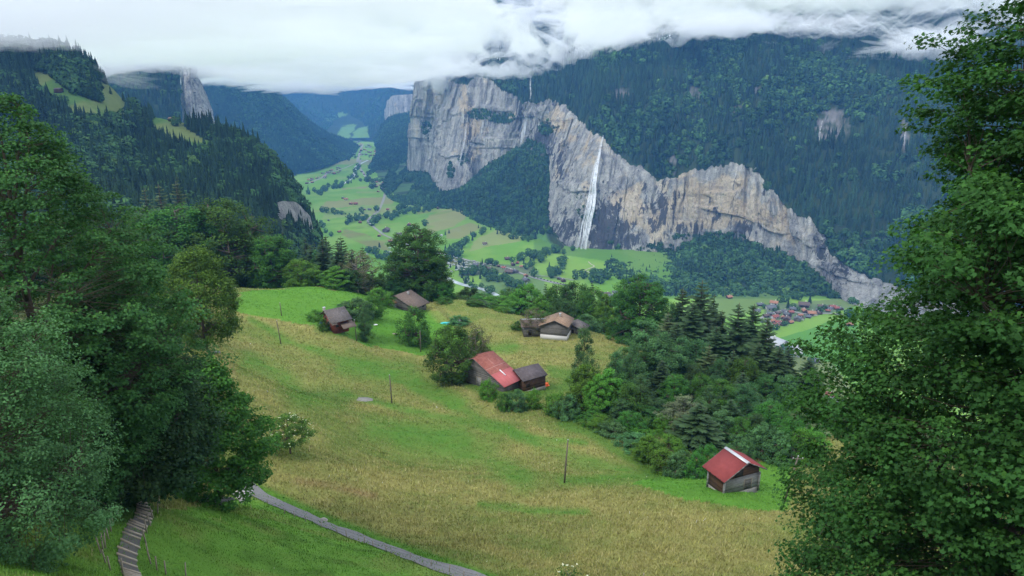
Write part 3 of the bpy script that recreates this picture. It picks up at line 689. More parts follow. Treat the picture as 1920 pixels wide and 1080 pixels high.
# low cloud deck: a lumpy closed bank of even density hanging across the valley
def tps_fit(pts,lam=.02,sc_=1000.):
    pts=np.array(pts,float); q=pts[:,:2]/sc_; n=len(q); A=np.zeros((n+3,n+3))
    A[:n,:n]=_tps(((q[:,None]-q[None])**2).sum(-1))+np.eye(n)*lam; A[:n,n]=1;A[:n,n+1:]=q;A[n,:n]=1;A[n+1:,:n]=q.T
    w=np.linalg.solve(A,np.concatenate([pts[:,2],[0,0,0]]))
    def f(x,y):
        z=w[n]+w[n+1]*x/sc_+w[n+2]*y/sc_
        for k in range(n): z=z+w[k]*_tps((x/sc_-q[k,0])**2+(y/sc_-q[k,1])**2)
        return z
    return f
bp=[tuple(PY(*a)) for a in [(0,108,1050),(90,108,1050),(170,116,1100),(-300,80,1000),(260,132,1600),(330,138,2200),(420,150,3200),(520,158,4500),(600,166,6500),(700,166,7500),(760,166,6500),(780,150,3800),(840,150,3500),(880,148,3300),
   (950,140,3100),(1010,146,2900),(1080,150,2700),(1150,126,2550),(1200,90,2450),(1300,82,2350),(1400,70,2300),(1500,62,2250),(1600,66,2200),(1700,92,2100),(1760,112,2000),(1830,98,1900),(2000,70,1700)]]
bp+=[(-600,500,60),(0,700,95),(600,800,120),(0,1500,110),(800,1400,150),(-1500,2500,80),(2500,2500,200),(0,9500,130)]
cb=tps_fit(bp)
cy_=1/np.linspace(1/560,1/9300,420); cu=np.linspace(-.95,.95,560)
U,YY=np.meshgrid(cu,cy_,indexing='ij'); XX=U*YY
base=cb(XX,YY); s_=1.
n1=fbm(XX/420,YY/520,s=500,o=4); n2=fbm(XX/110,YY/150,s=501,o=4,g=.6); n3=fbm(XX/30,YY/45,s=503,o=3)
right=sm(-.12,.02,U)
bil=1-2*np.abs(fbm(XX/150,YY/210,s=520,o=4)); far_=sm(900,2500,YY)
base=base+(16+34*right+34*far_*(1-right))*n1-(6+30*right+22*far_*(1-right))*(bil-.4)+(4+14*right)*n3+14
cpx,cpy=proj(np.stack([XX,YY,base],-1))
thick=58+70*sm(-.1,-.6,U)*sm(2600,1200,YY)+120*fbm(XX/620,YY/800,s=510,o=3)+60*n2+20*n3; thick=np.maximum(thick,4)
hole=np.zeros_like(XX)
for x,y,rx,ry in [(962,-5,58,62),(1012,55,50,26),(1045,85,34,18),(1240,66,30,14),(930,95,26,16)]:
    hole=np.maximum(hole,np.exp(-((cpx-x)/rx)**2-((cpy-y)/ry)**2))
thick=thick*(1-np.clip(hole*2.2+.8*n2*(hole>.05),0,1))
nu_,nv_=XX.shape
top=base+np.maximum(thick,1.0)
eu=np.minimum(np.arange(nu_),nu_-1-np.arange(nu_))[:,None]; ev=np.minimum(np.arange(nv_),nv_-1-np.arange(nv_))[None,:]
edge=np.minimum(eu,ev); top=np.where(edge==0,base+.5,top); 
# near rim thins out gently
top=base+(top-base)*sm(0,40,ev)*1.0+.5
i1=np.arange(nu_*nv_).reshape(nu_,nv_); i2=i1+nu_*nv_
F1=grid_faces(nu_,nv_); F2=F1[:,::-1]+nu_*nv_
ring=np.concatenate([i1[:,0],i1[-1,1:],i1[-2::-1,-1],i1[0,-2:0:-1]]); r2_=np.roll(ring,-1)
side=np.stack([ring,r2_,r2_+nu_*nv_,ring+nu_*nv_],-1)
Vc=np.concatenate([np.stack([XX,YY,base],-1).reshape(-1,3),np.stack([XX,YY,top],-1).reshape(-1,3)])
cl_=mk('low_clouds',Vc,[F1[:,::-1],F2[:,::-1],side],volmat('cloud_vapour',(.968,.982,1.0),.0065,.1),smooth=True); tag(cl_,'white cloud deck hanging across the valley and hiding the summits',None,None,'stuff')

def wisp(px,py,Y,rx,ry,rz_,dens,seed,label):
    import bmesh
    c=PY(px,py,Y); k=Y/FPX; bm=bmesh.new(); bmesh.ops.create_icosphere(bm,subdivisions=5,radius=1)
    co=np.array([v.co[:] for v in bm.verts]); n=fbm(co[:,0]*2.2+seed,co[:,1]*2.2,co[:,2]*2.2,o=5,s=seed,g=.6); n2=np.abs(fbm(co[:,0]*5+seed,co[:,1]*5,co[:,2]*5,o=3,s=seed+3))
    r=np.clip(1+1.5*n-.5*n2,.12,3); co=co*r[:,None]*np.array([rx*k,max(rx*k*.6,ry*k),ry*k])
    for v,q in zip(bm.verts,co): v.co=q
    me=bpy.data.meshes.new('cloud_wisp'); bm.to_mesh(me); bm.free(); me.materials.append(dens); o=bpy.data.objects.new('cloud_wisp',me); COL.objects.link(o); o.location=c; o.rotation_euler=(0,rz_,0)
    tag(o,label,None,None,'stuff')
WM=volmat('wisp_vapour',(.98,.99,1),.014,.1); WM2=volmat('thin_vapour',(1,1,1),.005,.1)
for i,(x,y,Y,rx,ry,rz_,m_) in enumerate([(905,78,3000,34,26,-.2,WM),(955,95,2950,40,13,-.1,WM),(935,60,2950,30,22,.2,WM),(1010,20,2900,50,22,0,WM),(1075,100,2620,46,18,.5,WM),(1130,95,2520,44,20,-.4,WM),(1045,112,2700,22,9,-.3,WM2),(1175,70,2420,40,16,-.5,WM),(1095,50,2650,60,22,0,WM),(1240,55,2300,60,12,-.1,WM2),(1330,50,2250,70,14,0,WM2),(1460,88,2150,20,5,.3,WM2),(1552,88,2100,16,8,-.4,WM2),(1560,48,2100,70,14,0,WM2),(1690,88,1950,46,12,0,WM),(1640,108,2000,30,8,.2,WM2),(1750,75,1850,60,20,0,WM),(850,100,3150,26,40,.2,WM),(815,135,3080,26,22,0,WM),(870,45,3000,50,40,0,WM),(1430,40,2200,60,12,0,WM2),(1000,85,2850,20,8,-.3,WM2),(20,84,1000,60,9,0,WM2),(200,140,1050,60,14,.1,WM2),(470,150,3600,60,12,.1,WM2),(560,160,4300,80,9,0,WM)]):
    wisp(x,y,Y*.985,rx*1.25,ry*1.25,rz_,m_,600+i,'ragged wisp of cloud clinging to the wooded slope')
# ================================================================== TREES
MAPLE=[(0,1.0),(.28,.3),(.85,.45),(.35,-.5),(-.35,-.5),(-.85,.45),(-.28,.3)]
OVAL=[(0,1),(.42,.35),(.36,-.4),(0,-.8),(-.36,-.4),(-.42,.35)]
QUAD=[(0,1),(.62,0),(0,-1),(-.62,0)]
def leaves(P,N,size,shape,a,col,droop=.0):
    n=len(P); N=N/np.linalg.norm(N,axis=1)[:,None]
    t=np.cross(N,a.normal(size=(n,3))); t/=np.linalg.norm(t,axis=1)[:,None]+1e-9; b=np.cross(N,t)
    s=size*a.uniform(.7,1.3,n); k=len(shape); V=np.empty((n,k,3),np.float32)
    for i,(x,y) in enumerate(shape):
        V[:,i]=P+(t*x+b*y)*s[:,None]-N*(s*.38*abs(x))[:,None]
    C=np.repeat(col,k,axis=0)
    return V.reshape(-1,3),np.arange(n*k).reshape(n,k),C
def env_r(prof,h): return np.interp(h,[p[0] for p in prof],[p[1] for p in prof])
def make_crown(name,parent,prof,H,nclus,per,rc,flat,lsize,shape,seed,base_col,mat,lean=(0,0),lob=.22,inner=.45,tint=.18,up=.7,keep=None,tip=(1.25,1.3,1.0),lobn=3,flow=None):
    a=rs(seed)
    hs=np.linspace(prof[0][0],prof[-1][0],200); wgt=env_r(prof,hs)+.05*max(p[1] for p in prof); wgt/=wgt.sum()
    h=a.choice(hs,nclus,p=wgt)+a.uniform(-.5,.5,nclus)*(hs[1]-hs[0]); an=a.uniform(0,2*PI,nclus)
    L=1+lob*fbm(np.cos(an)*1.6+lobn*h*.9,np.sin(an)*1.6+seed%17,h*lobn*2,o=3,s=seed)*2
    rr=env_r(prof,h)*L*(inner+(1-inner)*a.uniform(0,1,nclus)**.45)
    C=np.stack([rr*np.cos(an)+lean[0]*h*H,rr*np.sin(an)+lean[1]*h*H,h*H],1)
    if keep is not None: C=C[keep(C)]
    nc=len(C)
    out=C-np.array([0,0,1])*(C[:,2:3]-np.minimum(C[:,2:3],H*.45)); out[:,:2]-=np.outer(C[:,2]/1,np.array(lean)); out=out/ (np.linalg.norm(out,axis=1)[:,None]+1e-6)
    rad=out*np.array([1,1,.35])
    n=nc*per; idx=np.repeat(np.arange(nc),per)
    q=a.normal(size=(n,3)); q/=np.linalg.norm(q,axis=1)[:,None]; q*=a.uniform(0,1,n)[:,None]**.4
    q*=np.array([1,1,flat])*rc*a.uniform(.7,1.35,nc)[idx][:,None]
    q[:,2]-=.28*np.sqrt(q[:,0]**2+q[:,1]**2)*(flat<.8)
    P=C[idx]+q
    N=np.array([0,0,up])+rad[idx]*.55+a.normal(size=(n,3))*.42+q/rc*.4
    cb=a.uniform(1-tint,1+tint,nc)[idx]*a.uniform(.8,1.2,n)
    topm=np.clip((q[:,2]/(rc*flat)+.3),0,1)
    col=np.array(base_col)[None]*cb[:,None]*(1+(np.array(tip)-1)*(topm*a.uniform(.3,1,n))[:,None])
    V,F,Cc=leaves(P,N,lsize,shape,a,col)
    o=mk(name,V,[F],mat,parent,col=Cc)
    return o,C
def make_limbs(name,parent,C,H,tr,seed,mat,prof,lean=(0,0),nlimb=10,twig=.02,fork=.25,top=.92,every=1):
    a=rs(seed+7); mb=MB()
    def ax(h): return np.array([lean[0]*h*H+.25*tr*math.sin(h*9+seed),lean[1]*h*H+.25*tr*math.cos(h*7+seed),h*H])
    hs=np.linspace(0,top,12); mb.tube([ax(h)-(np.array([0,0,.6]) if h==0 else 0) for h in hs],[tr*(1-.93*(h/top))**.9*(1.35 if h==0 else 1) for h in hs],8)
    limbs=[]; cx_=max(C[:,0].max(),.1) if len(C) else 99; cy_2=C[:,1].max()
    for k in range(nlimb):
        h0=fork+(top-.15-fork)*(k+.5)/nlimb; an=k*2.4+a.uniform(-.4,.4); h1=min(.97,h0+a.uniform(.12,.3))
        if math.cos(an)*env_r(prof,h1)*.8>cx_+.5 or math.sin(an)*env_r(prof,h1)*.8>cy_2+.5: continue
        R=env_r(prof,h1)*.8; p0=ax(h0); p2=ax(h1)*[1,1,1]+np.array([R*math.cos(an),R*math.sin(an),0]); p1=p0*.5+p2*.5+np.array([0,0,-.08*R])+a.normal(size=3)*.05*R
        tt=np.linspace(0,1,7)[:,None]; pts=(1-tt)**2*p0+2*tt*(1-tt)*p1+tt**2*p2
        r=tr*.42*(1-h0*.6); mb.tube(pts,r*(1-.85*tt[:,0]),6); limbs.append(pts)
    limbs=[catmull(l,16) for l in limbs]
    LP=np.concatenate([l[3:] for l in limbs]+[np.array([ax(h) for h in np.linspace(fork,top,8)])])
    for c in C[::every]:
        d=np.linalg.norm(LP-c,axis=1)+1.2*np.maximum(0,LP[:,2]-c[2]+.3)
        p=LP[np.argmin(d*a.uniform(.75,1.5,len(d)))]; m=(p+c)/2+a.normal(size=3)*.06*np.linalg.norm(p-c)
        mb.tube([p,m,c],[twig*2.2,twig*1.4,twig*.6],4,cap=False)
    return mb.build(name,mat,parent)
def broad(name,H,prof,seed,nclus=110,per=60,rc=.13,flat=.8,ls=.3,col=(.035,.085,.02),shape=QUAD,tr=None,bark='bark',lob=.3,inner=.45,mat='leaf',nlimb=8,fork=.2,lean=(0,0),**k):
    """prof radii in metres"""
    t=empty(name,(0,0,0)); W=max(p[1] for p in prof)
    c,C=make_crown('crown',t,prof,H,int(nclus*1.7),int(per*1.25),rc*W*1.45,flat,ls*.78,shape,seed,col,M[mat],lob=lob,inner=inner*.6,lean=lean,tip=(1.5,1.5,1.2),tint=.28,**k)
    co=np.empty(len(c.data.vertices)*3,np.float32); c.data.vertices.foreach_get('co',co); co=co.reshape(-1,3); HA=float(np.percentile(co[:,2],99.6)); WA=float(np.percentile(np.hypot(co[:,0],co[:,1]),96))*2
    make_limbs('trunk',t,C,H,tr or H*.018,seed,M[bark],prof,nlimb=nlimb,fork=fork,lean=lean,twig=.012*W,every=2)
    t['H']=HA; t['W']=WA; return t
def spruce(name,seed,H=26,r=.17,levels=30,col=(.03,.062,.022),dens=1.,sag=.35):
    a=rs(seed); t=empty(name,(0,0,0)); Vs=[];Cs=[]
    for l in range(levels):
        f=l/levels; h=H*(.06+.93*f); L=H*r*(1-f)**.82*a.uniform(.82,1.12)+.25
        nb=int((10-4*f)*dens)+1
        for k in range(nb):
            an=a.uniform(0,2*PI); Lb=L*a.uniform(.65,1.15); st=7; tt=(np.arange(st)+.5)/st
            el=.25*f-.15-sag*(1-f)
            x=Lb*tt; z=h+Lb*(tt*el*.8+.22*tt**2)+a.uniform(-.2,.2)
            for s in (-1,1):
                wd=(Lb*.26*(1-tt*.75)+.12)*a.uniform(.75,1.25,st)
                dr=a.uniform(.25,.6,st)*wd
                c_,s_2=math.cos(an),math.sin(an)
                def W(xx,yy,zz): return np.stack([xx*c_-yy*s_2,xx*s_2+yy*c_,zz],-1)
                dx=Lb/st*.62
                q=np.stack([W(x-dx,0*x,z+.03),W(x+dx,0*x,z+.03),W(x+dx+.45*wd,s*wd,z-dr),W(x-dx*.2+.3*wd,s*wd*.9,z-dr*1.3)],1)
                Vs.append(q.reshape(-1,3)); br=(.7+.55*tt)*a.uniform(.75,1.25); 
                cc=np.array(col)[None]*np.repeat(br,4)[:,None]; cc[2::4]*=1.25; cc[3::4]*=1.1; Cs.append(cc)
    V=np.concatenate(Vs); F=np.arange(len(V)).reshape(-1,4)
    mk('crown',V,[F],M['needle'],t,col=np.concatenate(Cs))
    mb=MB(); mb.tube([(0,0,-.8),(0,0,H*.5),(0.05,0,H*.99)],[H*.014,H*.009,.03],7); mb.build('trunk',M['bark'],t)
    t['H']=H; t['W']=2*H*r; return t
G1=(.048,.125,.024); G2=(.075,.185,.028); G3=(.04,.1,.028); GG=(.062,.14,.055); GW=(.12,.155,.095); GB=(.085,.085,.045)
oval=lambda W,b=.08:[(b,W*.5),(b+.12,W*.85),(.45,W),(.7,W*.92),(.88,W*.66),(1,W*.25)]
tall=lambda W:[(.06,W*.5),(.2,W*.95),(.42,W),(.6,W*.85),(.78,W*.62),(.92,W*.35),(1,W*.1)]
low=lambda W:[(0,W*.8),(.25,W),(.6,W*.92),(.85,W*.6),(1,W*.15)]
PR={}
def reg(k,*f): PR[k]=list(f)
reg('round',broad('leafy_tree',18,oval(7),11,130,62,ls=.3,col=G1),broad('leafy_tree',18,oval(7.5),12,130,62,ls=.3,col=G1,lob=.4),broad('leafy_tree',18,oval(6.5,.08),13,130,62,ls=.3,col=G3,lob=.35))
reg('bright',broad('leafy_tree',16,oval(6.5,.06),21,120,60,ls=.3,col=G2,lob=.3),broad('leafy_tree',16,tall(5.5),22,120,60,ls=.3,col=G2,lob=.4))
reg('ash',broad('ash_tree',18,tall(4.4),31,75,75,rc=.17,flat=.85,ls=.26,col=GG,lob=.6,inner=.35),broad('ash_tree',18,tall(4.8),32,80,75,rc=.17,flat=.85,ls=.26,col=GG,lob=.55),broad('ash_tree',18,oval(5.5),33,85,75,rc=.17,flat=.8,ls=.26,col=(.04,.09,.035),lob=.5))
reg('big',broad('leafy_tree',30,[(.05,7),(.2,9.5),(.4,10),(.6,9.5),(.8,7.5),(.93,4.8),(1,1.2)],41,300,80,rc=.1,ls=.3,col=(.04,.1,.02),lob=.3,tr=.55))
reg('spruce',spruce('spruce_tree',51),spruce('spruce_tree',52,r=.19,levels=26),spruce('spruce_tree',53,r=.15,levels=32,sag=.25),spruce('spruce_tree',54,r=.2,levels=24,dens=.85,sag=.45))
reg('larch',spruce('larch_tree',61,r=.15,levels=24,col=(.055,.085,.03),dens=.7,sag=.1))
reg('willow',broad('willow_tree',15,low(5),71,110,60,ls=.22,col=GW,lob=.5,bark='bark_grey'))
reg('bare',broad('thinning_tree',16,oval(6),75,70,34,ls=.22,col=GB,lob=.5,bark='bark_grey',nlimb=16))
reg('bush',broad('bush',6,low(4),81,60,62,rc=.15,ls=.2,col=G1,lob=.4,fork=.05),broad('bush',6,low(4.4),82,60,62,rc=.15,ls=.2,col=G2,lob=.4,fork=.05),broad('bush',6,low(3.6),83,60,62,rc=.15,ls=.2,col=GG,lob=.4,fork=.05))
used_p=set(); TREES=[]
WORDS={'round':'broad leafy tree','bright':'fresh green leafy tree','ash':'blue-green clumpy ash tree','big':'tall full-crowned beech tree','spruce':'dark spruce','larch':'olive green conifer','willow':'silvery grey willow','bare':'brownish half-bare tree','bush':'rounded leafy bush'}
CAT={'spruce':'conifer','larch':'conifer','bush':'bush'}
def put_tree(kind,px,top,w,d,zone,var=None,label=None,group=None):
    g=at(px,d); P=PD(px,top,d)
    H=max(2.0,P[2]-g[2]); ps=PR[kind]; i=(var if var is not None else len(TREES))%len(ps); src=ps[i]
    key=(kind,i)
    o=src if key not in used_p else copy_tree(src); used_p.add(key)
    if kind in('spruce','larch'): w*=1.6; H*=1.05
    elif zone in('grove','edge','knoll','band'): H*=1.07; w*=1.05
    sz=H/src['H']; Wm=w/FPX*d*(.92 if kind in('ash','round','bright') and zone in('grove','edge') else 1.08); sx=Wm/src['W']
    o.location=(g[0],g[1],g[2]-.15); o.scale=(sx,sx,sz); o.rotation_euler=(0,0,rs(len(TREES)+5).uniform(0,6.28))
    TREES.append((o,kind,zone,px,label,H)); return o
ORD=['first','second','third','fourth','fifth','sixth','seventh','eighth','ninth','tenth','eleventh','twelfth','thirteenth','fourteenth','fifteenth','sixteenth','seventeenth','eighteenth','nineteenth','twentieth']
def ordn(i):
    if i<20: return ORD[i]
    tens=['','','twenty','thirty','forty','fifty','sixty','seventy','eighty','ninety']; n=i+1
    return tens[n//10]+('-'+ORD[n%10-1] if n%10 else '')+('' if n%10 else 'th')
ZP={'knoll':'beyond the bright green knoll','dist':'on the steep slope beyond the knoll','band':'in the tree band beyond the weathered sheds','grove':'in the grove below the weathered sheds',
    'house':'beside the two brown chalets','barn':'beside the long red-roofed barn','edge':'along the grove edge above the small hut','slope':'on the wooded drop beyond the grove','farl':'on the shaded slope behind the big maples'}
L=[ # kind,px,top,width px,depth,zone
('round',345,392,130,262,'knoll'),('round',428,382,150,272,'knoll'),('round',300,430,90,250,'knoll'),('round',514,443,86,268,'knoll'),('bright',566,487,62,256,'knoll'),('round',470,420,70,290,'knoll'),
('spruce',582,442,36,330,'knoll'),('spruce',598,452,30,335,'knoll'),('spruce',621,438,44,310,'knoll'),('spruce',648,440,46,300,'knoll'),('spruce',636,470,36,280,'knoll'),('spruce',686,458,34,300,'knoll'),
('bare',672,470,74,264,'knoll'),('bright',633,500,62,252,'knoll'),('round',655,505,44,254,'knoll'),('round',700,518,50,285,'knoll'),('round',722,512,40,300,'knoll'),('spruce',737,486,32,345,'knoll'),('spruce',702,505,24,320,'knoll'),
('ash',600,472,44,290,'knoll'),('round',536,470,50,275,'knoll'),('big',783,427,104,282,'knoll'),('round',818,480,62,284,'knoll'),('round',745,525,46,275,'knoll'),('round',832,530,40,275,'knoll'),
('larch',318,345,52,345,'dist'),('larch',350,340,54,350,'dist'),('spruce',352,328,28,380,'dist'),('larch',290,352,44,340,'dist'),('round',390,390,60,350,'dist'),('larch',440,380,36,370,'dist'),('spruce',517,412,30,380,'dist'),('spruce',540,432,28,370,'dist'),('larch',486,400,40,360,'dist'),('round',260,400,80,300,'dist'),
('bush',668,556,62,216,'house'),('bush',700,552,50,222,'house'),('ash',685,567,32,206,'house'),('bush',640,568,44,214,'house'),('bush',780,570,66,214,'house'),('bush',712,536,50,245,'house'),('spruce',590,455,44,292,'knoll'),('spruce',612,446,46,286,'knoll'),('spruce',640,446,46,281,'knoll'),('spruce',664,464,40,276,'knoll'),('bush',608,595,22,193,'house'),('bush',592,578,30,200,'house'),('bush',860,590,40,240,'house'),('bush',835,575,36,262,'house'),
('round',848,602,92,170,'barn'),('bare',893,600,62,178,'barn'),('bush',893,612,50,182,'barn'),('bush',915,705,34,156,'barn'),('bush',968,725,40,152,'barn'),('bush',945,732,30,151,'barn'),('bush',1000,724,34,154,'barn'),
('bare',1005,574,58,231,'barn'),('bush',970,600,26,236,'barn'),('bush',1047,614,18,229,'barn'),
('round',880,540,56,292,'band'),('round',905,552,50,280,'band'),('round',862,555,50,275,'band'),('bright',935,556,58,272,'band'),('round',960,542,60,290,'band'),('bright',985,532,62,285,'band'),('bright',1015,552,46,270,'band'),('round',1042,536,54,290,'band'),('spruce',1022,525,26,300,'band'),
('round',1076,530,66,285,'band'),('round',1108,542,58,275,'band'),('spruce',1106,522,26,290,'band'),('bright',1132,552,52,262,'band'),('bush',920,600,40,262,'band'),('bush',940,596,30,258,'band'),('round',1055,560,46,262,'band'),('round',890,590,30,258,'band'),('round',1152,548,50,285,'band'),('bright',1175,556,44,300,'band'),('spruce',898,572,22,262,'band'),('ash',952,578,26,262,'band'),('bush',1100,590,60,250,'band'),('bush',1020,585,50,252,'band'),
('big',1196,518,104,236,'grove'),('spruce',1305,518,78,216,'grove'),('spruce',1272,534,56,226,'grove'),('larch',1246,580,54,205,'grove'),('ash',1252,566,40,220,'grove'),('spruce',1372,560,74,198,'grove'),('spruce',1400,562,64,206,'grove'),('spruce',1424,586,66,188,'grove'),('spruce',1344,575,50,215,'grove'),('spruce',1508,664,60,186,'grove'),('spruce',1328,545,48,232,'grove'),
('ash',1092,612,62,158,'grove'),('bright',1098,682,76,152,'grove'),('bright',1140,690,84,150,'grove'),('bush',1172,716,80,146,'grove'),('bright',1120,700,64,146,'grove'),('round',1158,700,80,156,'grove'),
('ash',1205,598,104,180,'grove'),('ash',1240,622,84,176,'grove'),('round',1185,650,80,172,'grove'),('ash',1272,630,60,184,'grove'),('larch',1322,640,50,176,'grove'),('ash',1344,672,56,172,'grove'),('round',1388,668,66,170,'grove'),('spruce',1385,690,44,160,'grove'),('round',1432,700,62,166,'grove'),('ash',1472,700,66,170,'grove'),
('willow',1278,738,76,140,'edge'),('spruce',1306,748,62,134,'edge'),('ash',1350,768,70,138,'edge'),('round',1392,780,64,136,'edge'),('bush',1428,790,66,130,'edge'),('larch',1488,762,62,150,'edge'),('ash',1440,745,54,152,'edge'),('bush',1460,805,60,126,'edge'),('bush',1222,830,44,128,'edge'),('bush',1195,800,60,136,'edge'),('round',1205,760,66,146,'edge'),('ash',1165,745,56,143,'edge'),
('bush',1046,732,52,150,'edge'),('bush',1066,738,50,147,'edge'),('bush',1110,768,50,142,'edge'),('bush',1252,815,60,130,'edge'),('bush',1385,812,50,125,'edge'),('bush',1340,870,30,110,'edge'),('bush',1500,800,50,126,'edge'),('ash',1230,745,60,150,'edge'),('round',1262,700,60,160,'edge'),('round',1310,700,60,160,'edge'),('ash',1300,680,60,170,'edge'),('bright',1245,775,50,140,'edge'),('ash',1415,735,50,158,'edge'),
('bush',1188,812,60,131,'edge'),('bright',1214,812,60,126,'edge'),('bush',1244,836,56,122,'edge'),('bush',1275,842,56,119,'edge'),('bush',1305,846,50,117,'edge'),('round',1180,770,60,138,'edge'),('bush',1150,790,56,136,'edge'),('bush',1325,830,50,121,'edge'),('bush',1120,775,50,140,'edge'),
('ash',1300,636,84,180,'grove'),('ash',1222,632,100,174,'grove'),('round',1350,712,84,156,'grove'),('ash',1395,718,74,150,'grove'),('round',1440,752,74,141,'edge'),('round',1482,782,74,132,'edge'),('spruce',1450,640,56,180,'grove'),('spruce',1290,560,60,205,'grove'),('ash',1180,640,64,165,'grove'),('bright',1520,800,60,128,'edge'),
('spruce',1262,598,48,196,'grove'),('spruce',1335,604,50,196,'grove'),('spruce',1366,648,50,172,'grove'),('spruce',1412,634,52,182,'grove'),('spruce',1468,642,48,188,'grove'),('spruce',1236,668,44,166,'grove'),('ash',1150,655,54,160,'grove'),('ash',1325,720,56,150,'edge'),('ash',1412,772,54,136,'edge'),('spruce',1365,742,44,146,'edge'),('ash',1198,700,56,150,'edge'),
('round',1530,740,50,170,'slope'),('round',1560,760,60,160,'slope'),('round',1620,780,70,150,'slope'),('ash',1480,740,50,180,'slope'),('round',1375,640,50,215,'slope'),('ash',1450,690,40,200,'slope'),('round',1230,600,70,225,'slope'),('spruce',1285,580,50,235,'slope'),('round',1345,620,60,220,'slope'),
('round',60,420,110,190,'farl'),('round',150,400,110,200,'farl'),('round',230,430,110,190,'farl'),('spruce',200,380,50,230,'farl'),('round',290,480,80,160,'farl'),('spruce',110,370,60,240,'farl'),
]
for i,(k,px,top,w_,d,z) in enumerate(L): put_tree(k,px,top,w_,d,z,var=i)
# hero trees ---------------------------------------------------------
def place(o,px,d,dz=0):
    g=at(px,d); o.location=(g[0],g[1],g[2]-.2+dz); return g
def hero(name,px,d,top,prof,nclus,per,rc,ls,seed,col,label,shape=MAPLE,tr=.4,nlimb=16,lean=(0,0),tip=(1.7,1.5,1.0),lob=.3,flat=.4,keep=None,inner=.4,fork=.18,tint=.3,mat='leaf'):
    g=at(px,d); H=float(PD(px,top,d)[2]-g[2]); t=empty(name,(g[0],g[1],g[2]-.2))
    c,C=make_crown('crown',t,prof,H,nclus,per,rc,flat,ls,shape,seed,col,M[mat],lob=lob,lean=lean,tip=tip,inner=inner,tint=tint,keep=keep)
    make_limbs('trunk',t,C,H,tr,seed,M['bark'],prof,lean=lean,nlimb=nlimb,fork=fork,twig=.011,every=1)
    tag(t,label,'tree'); return t,H
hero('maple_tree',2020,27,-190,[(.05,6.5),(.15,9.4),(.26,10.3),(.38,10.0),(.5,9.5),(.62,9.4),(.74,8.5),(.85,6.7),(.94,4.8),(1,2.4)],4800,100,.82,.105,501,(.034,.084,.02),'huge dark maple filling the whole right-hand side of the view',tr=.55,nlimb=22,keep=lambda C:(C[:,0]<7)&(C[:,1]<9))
hero('maple_tree',128,52,172,[(.06,5),(.15,7.2),(.3,8.8),(.5,8.8),(.68,7.2),(.82,5.2),(.92,3.2),(1,1.)],1700,78,.9,.125,502,(.045,.11,.034),'tall maple with a pointed light-tipped top behind the greyish tree',tr=.5,nlimb=18)
hero('grey_leaved_tree',15,37,478,[(.02,4.6),(.15,5.6),(.35,5.7),(.6,4.9),(.8,3.6),(.93,2.1),(1,.6)],780,95,.75,.09,503,(.072,.145,.055),'grey-green fine-leaved tree standing before the tall maple',shape=OVAL,tr=.3,flat=.6,tip=(1.5,1.4,1.4))
hero('maple_tree',272,60,520,[(.14,4),(.22,5.6),(.38,6.0),(.55,5.6),(.75,4.4),(.9,2.6),(1,1.)],1000,60,1.15,.16,504,(.032,.082,.038),'dark blue-green maple overhanging the top of the stepped path',tr=.4)
hero('maple_tree',415,74,640,[(.12,3.4),(.2,5),(.4,5.8),(.6,4.8),(.8,3.2),(1,.8)],520,58,1.0,.18,505,(.052,.135,.026),'leafy maple standing over the stacked timber at the path end',tr=.35,fork=.22)
hero('maple_tree',200,56,560,[(.14,4),(.24,6),(.5,6),(.8,3.8),(1,1.)],520,60,1.1,.16,506,(.03,.072,.026),'shaded maple filling the gap between the greyish tree and path',tr=.35)
hero('lime_tree',386,132,452,[(.1,4.6),(.2,6.2),(.4,6.9),(.6,6.3),(.8,4.6),(.93,2.7),(1,1.2)],420,70,1.25,.22,509,(.068,.16,.032),'round yellowish green lime tree at the upper edge of the hay meadow',shape=OVAL,tr=.35,nlimb=10,inner=.6,flat=.8,lob=.12,fork=.15)
# small flowering elder in the meadow
t,H=hero('elder_tree',545,98,767,[(.3,1.9),(.4,3.0),(.6,3.15),(.8,2.6),(1,.7)],120,62,.55,.13,507,(.08,.16,.038),'small white-blossomed elder tree alone in the meadow',shape=OVAL,tr=.16,nlimb=7,fork=.2,flat=.6,lob=.35)
def blossoms(t,prof,H,n,seed,s,zlo=.45):
    a=rs(seed); h=a.uniform(zlo,1,n); an=a.uniform(0,2*PI,n); r=env_r(prof,h)*a.uniform(.85,1.12,n)
    P=np.stack([r*np.cos(an),r*np.sin(an),h*H+.1],1); Vs=[]
    idx=np.repeat(np.arange(n),5); q=a.normal(size=(n*5,3))*s*.7; q[:,2]*=.3
    V,F,C=leaves(P[idx]+q,np.array([0,0,1.])+a.normal(size=(n*5,3))*.3,s,OVAL,a,np.ones((n*5,3))*np.array((.62,.64,.46)))
    return mk('blossom',V,[F],M['blossom'],t,col=C)
M['blossom']=m_foliage('blossom_white',.15,0,.7,0,.2,.95,1.05)
blossoms(t,[(.3,1.9),(.4,3.0),(.6,3.15),(.8,2.6),(1,.7)],H,70,5,.075)
